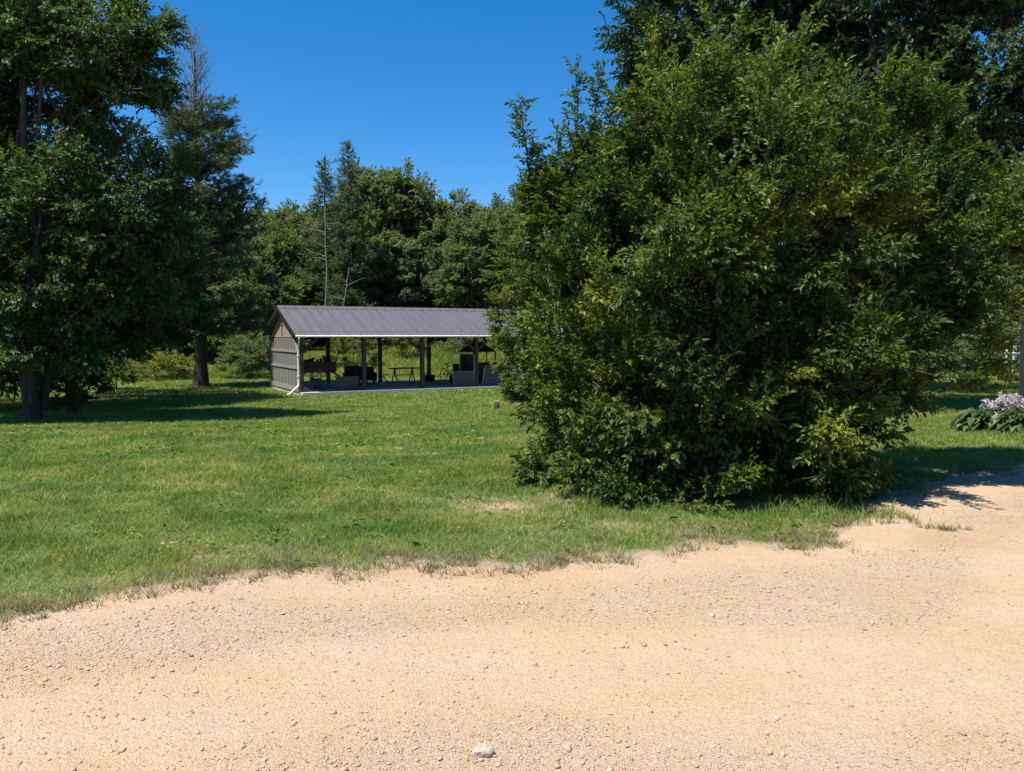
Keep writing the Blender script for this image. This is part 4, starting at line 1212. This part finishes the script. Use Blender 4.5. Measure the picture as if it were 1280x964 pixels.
# dark lounge chair
lc = thing('lounge_chair', 'dark padded lounge chair behind the second front post', 'chair', pw(3.35, 2.6), PA + .3)
MB().box((0, 0, .36), (.75, .75, .16)).build('seat', M['charcoal'], lc, bevel=.04)
MB().box((0, .36, .70), (.75, .16, .62), Matrix.Rotation(-.25, 3, 'X')).build('backrest', M['charcoal'], lc, bevel=.04)
for s in (-1, 1):
    MB().box((s * .40, 0, .45), (.1, .75, .34)).build('armrest', M['charcoal'], lc, bevel=.03)
    for q in (-.3, .3): MB().box((s * .34, q, .14), (.06, .06, .28)).build('leg', M['dark_metal'], lc)
hb = thing('hanging_basket', 'dark basket hanging by the third front post', 'basket', pw(5.85, .55, 1.72), PA)
MB().tube([(0, 0, 0), (0, 0, .12), (0, 0, .34)], [.13, .19, .22], 12).build('basket', M['dark_red'], hb, smooth=True)
hc_ = MB()
for k in range(3):
    a = k * 2.09; hc_.tube([(.2 * math.cos(a), .2 * math.sin(a), .33), (0, 0, .72)], .008, 4)
hc_.build('chain', M['dark_metal'], hb)
st2 = thing('wicker_sofa', 'dark two seat sofa at the back of the second bay', 'sofa', pw(4.0, 4.2), PA - .2)
MB().box((0, 0, .32), (1.5, .75, .24)).build('seat', M['charcoal'], st2, bevel=.04)
MB().box((0, .34, .62), (1.5, .15, .5), Matrix.Rotation(-.2, 3, 'X')).build('backrest', M['charcoal'], st2, bevel=.04)
for s_ in (-1, 1): MB().box((s_ * .76, 0, .40), (.12, .78, .40)).build('armrest', M['charcoal'], st2, bevel=.03)
for s_ in (-1, 1):
    for q in (-.3, .3): MB().box((s_ * .7, q, .10), (.06, .06, .20)).build('leg', M['dark_metal'], st2)
# picnic table
pt = thing('picnic_table', 'dark picnic table with curved legs near the back of the pavilion', 'table', pw(6.6, 4.9), PA + .05)
MB().box((0, 0, .75), (1.5, .75, .05)).build('tabletop', M['post_wood'], pt)
for x in (-.5, .5):
    lg = MB()
    for s in (-1, 1): lg.tube([(x, s * .06, .72), (x + .02 * s, s * .12, .45), (x, s * .30, .2), (x, s * .34, 0)], .03, 6)
    lg.build('leg', M['dark_metal'], pt)
MB().bar((-.5, 0, .4), (.5, 0, .4), .04, .04).build('stretcher', M['dark_metal'], pt)
# folding chairs
def folding_chair():
    o = thing('folding_chair', 'dark folding chair left of the picnic table', 'chair', pw(5.45, 4.7), PA + 1.2, 'folding chairs in the pavilion')
    MB().box((0, 0, .45), (.42, .40, .03)).build('seat', M['dark_metal'], o)
    MB().box((0, .24, .78), (.42, .03, .22)).build('backrest', M['dark_metal'], o)
    for s in (-1, 1):
        f = MB().tube([(s * .22, .26, .90), (s * .22, .18, .45), (s * .22, -.25, 0)], .014, 6); f.build('front_leg', M['dark_metal'], o)
        MB().tube([(s * .20, -.18, .45), (s * .20, .28, 0)], .014, 6).build('rear_leg', M['dark_metal'], o)
    return o
fc = folding_chair()
o = copy_tree(fc, pw(7.75, 4.6), PA - 1.9, (1, 1, 1), 'dark folding chair right of the picnic table')
o2 = copy_tree(fc, pw(4.75, 5.3), PA + .4, (1, 1, 1), 'dark folding chair beside the third back post')
# bicycles
def bicycle(label, loc, rz):
    o = thing('bicycle', label, 'bicycle', loc, rz, 'bicycles parked at the back of the pavilion')
    for x in (-.52, .52):
        w = MB().ring((x, 0, .34), (0, 1, 0), .32, .022, 24, 6).build('wheel', M['rubber'], o)
        s = MB()
        for k in range(9):
            a = k * .698; s.tube([(x, 0, .34), (x + .31 * math.cos(a), 0, .34 + .31 * math.sin(a))], .004, 4)
        s.build('spokes', M['steel'], w)
    f = MB()
    for a, b_ in [((-.52, 0, .34), (-.08, 0, .30)), ((-.52, 0, .34), (-.2, 0, .78)), ((-.08, 0, .30), (-.22, 0, .88)), ((-.08, 0, .30), (.34, 0, .80)), ((-.2, 0, .76), (.34, 0, .84)), ((.33, 0, .90), (.52, 0, .34))]:
        f.tube([a, b_], .02, 6)
    f.build('frame', M['blue_grey'], o)
    MB().tube([(.26, -.28, 1.0), (.34, -.2, 1.02), (.35, 0, .96), (.34, .2, 1.02), (.26, .28, 1.0)], .016, 6).build('handlebar', M['dark_metal'], o)
    MB().prism([(-.34, -.08, .90), (-.34, .08, .90), (-.06, .02, .92), (-.06, -.02, .92)], (0, 0, .05)).build('saddle', M['charcoal'], o)
    MB().ring((-.08, 0, .30), (0, 1, 0), .09, .012, 14, 5).build('crank', M['steel'], o)
    return o
bicycle('bicycle with raised handlebar parked at the back of the pavilion', pw(9.6, 5.6), PA + .45)
o = bicycle('second bicycle half hidden behind the riding mower', pw(10.6, 5.7), PA - .3)
# box by the third back post with pole
tb = thing('tool_box', 'dark box on the floor left of the parked bicycle', 'box', pw(8.2, 5.2), PA)
MB().box((0, 0, .15), (.5, .34, .30)).build('body', M['dark_metal'], tb, bevel=.01)
MB().box((0, 0, .32), (.52, .36, .04)).build('lid', M['dark_metal'], tb, bevel=.01)
MB().tube([(-.1, 0, .34), (-.1, 0, .44), (.1, 0, .44), (.1, 0, .34)], .012, 6).build('handle', M['steel'], tb)
# riding mower
mw = thing('riding_mower', 'dark riding mower parked behind the pipe framed gate', 'mower', pw(9.0, 2.2), PA + .3)
MB().box((.45, 0, .60), (.75, .5, .34)).build('hood', M['dark_metal'], mw, bevel=.06)
MB().box((-.2, 0, .40), (1.0, .55, .12)).build('deck', M['dark_metal'], mw, bevel=.03)
st_ = MB().box((-.45, 0, .62), (.42, .44, .12)); st_.box((-.66, 0, .84), (.10, .42, .42)); st_.build('seat', M['charcoal'], mw, bevel=.03)
MB().ring((.02, 0, .98), (-.5, 0, 1), .17, .016, 16, 6).build('steering_wheel', M['rubber'], mw)
MB().tube([(.02, 0, .98), (.18, 0, .70)], .018, 6).build('steering_column', M['dark_metal'], mw)
for (x, r_, w_) in ((.6, .18, .3), (-.5, .26, .36)):
    for s in (-1, 1): MB().disc((x, s * w_, r_), (0, 1, 0), r_, .16, 18).build('wheel', M['rubber'], mw)
# brick oven with dark hood
ov = thing('brick_oven', 'dark brick oven with a wide pyramid hood at the right of the pavilion', 'oven', pw(9.9, 3.0), PA)
MB().box((-.42, 0, .75), (.55, .8, 1.5)).build('chimney_stack', M['brick'], ov)
MB().box((.45, 0, .52), (1.2, .9, 1.04)).build('firebox', M['brick'], ov)
MB().add([(-.75, -.6, 1.62), (1.0, -.6, 1.62), (1.0, .6, 1.62), (-.75, .6, 1.62), (-.0, -.1, 2.15), (.3, -.1, 2.15), (.3, .1, 2.15), (-.0, .1, 2.15)], [(0, 3, 2, 1), (0, 1, 5, 4), (1, 2, 6, 5), (2, 3, 7, 6), (3, 0, 4, 7), (4, 5, 6, 7)]).build('hood', M['dark_metal'], ov)
for (x, y) in ((.95, -.5), (.95, .5)): MB().box((x, y, .81), (.05, .05, 1.62)).build('hood_leg', M['dark_metal'], ov)
MB().box((.45, -.46, .75), (.5, .03, .34)).build('oven_door', M['dark_metal'], ov)
# pipe gates with grey mesh cloth
def gate(label, t0, t1, w, top, hc, lean):
    L_ = (t1 - t0)
    g = thing('pen_gate', label, 'gate', pw(t0, w), PA, 'pipe gates along the front of the pavilion')
    fr = MB().tube([(lean, 0, .02), (0, 0, top - .12), (.1, 0, top), (L_ - .1, 0, top), (L_, 0, top - .12), (L_, 0, .02)], .024, 8)
    fr.tube([(lean * .7, 0, hc), (L_, 0, hc)], .014, 6)
    fr.build('frame', M['steel'], g, smooth=True)
    MB().box(((L_ + lean) / 2 + .02, .03, hc / 2 + .03), (L_ - .08, .012, hc - .05)).build('mesh_cloth', M['grey_panel'], g)
gate('tall pipe framed gate with grey lower cloth left of the fourth front post', 7.18, 8.4, -.02, 1.62, .74, .14)
gate('shorter pipe gate with grey cloth right of the fourth front post', 8.95, 10.6, -.02, .98, .86, -.1)

# yellow stake and stump on the lawn
sx, sy = (617 - 640) / F_PX * 27.5, 27.5
stp = thing('stump', 'small sawn stump with a pale top on the lawn before the pavilion', 'stump', (sx + .12, sy + .05, gz(sx, sy)))
MB().tube([(0, 0, -.05), (0, 0, .1), (.01, 0, .26)], [.11, .085, .08], 10).build('bark_sleeve', M['bark'], stp, smooth=True)
MB().disc((.01, 0, .268), (0, 0, 1), .075, .012, 12).build('cut_top', M['yellow'], stp)
stk = MB().bar((0, 0, -.05), (-.10, 0, .40), .05, .025).build('stake', M['yellow'])
stk.location = (sx - .02, sy - .05, gz(sx, sy)); tag(stk, 'pale yellow stake leaning left beside the small stump', 'stake')

# ---------------------------------------------------------------- light, sky, camera
EL = R(66); SH = norm(np.array([-.82, -.57]))
sdir = Vector((SH[0] * math.cos(EL), SH[1] * math.cos(EL), math.sin(EL)))
sun = bpy.data.objects.new('sun', bpy.data.lights.new('sun', 'SUN')); COL.objects.link(sun)
sun.data.energy = 5.0; sun.data.angle = R(.53); sun.data.color = (1.0, .955, .89)
sun.rotation_euler = (-sdir).to_track_quat('-Z', 'Y').to_euler()
w = bpy.data.worlds.new('World'); SC.world = w; w.use_nodes = True
nt = w.node_tree; nt.nodes.clear()
sky = nt.nodes.new('ShaderNodeTexSky'); sky.sky_type = 'NISHITA'; sky.sun_disc = False
sky.sun_elevation = EL; sky.sun_rotation = math.atan2(SH[0], SH[1])
sky.altitude = 300; sky.air_density = 1.0; sky.dust_density = .3; sky.ozone_density = 6.0
bg = nt.nodes.new('ShaderNodeBackground'); bg.inputs[1].default_value = .105
wo = nt.nodes.new('ShaderNodeOutputWorld')
hs = nt.nodes.new('ShaderNodeHueSaturation'); hs.inputs['Saturation'].default_value = 1.33
nt.links.new(sky.outputs[0], hs.inputs['Color']); nt.links.new(hs.outputs[0], bg.inputs[0]); nt.links.new(bg.outputs[0], wo.inputs[0])

cam = bpy.data.objects.new('camera', bpy.data.cameras.new('camera')); COL.objects.link(cam)
cam.data.sensor_width = 36; cam.data.lens = 36 * F_PX / 1280
cam.data.clip_end = 2000; cam.data.clip_start = .05
cam.location = (0, 0, CAM_Z); cam.rotation_euler = (R(90) - math.atan(62 / F_PX), 0, 0)
SC.camera = cam
SC.view_settings.view_transform = 'Standard'; SC.view_settings.look = 'None'
SC.view_settings.exposure = .65; SC.view_settings.gamma = 1
SC.render.engine = 'CYCLES'
SC.cycles.max_bounces = 6; SC.cycles.diffuse_bounces = 3; SC.cycles.transmission_bounces = 4
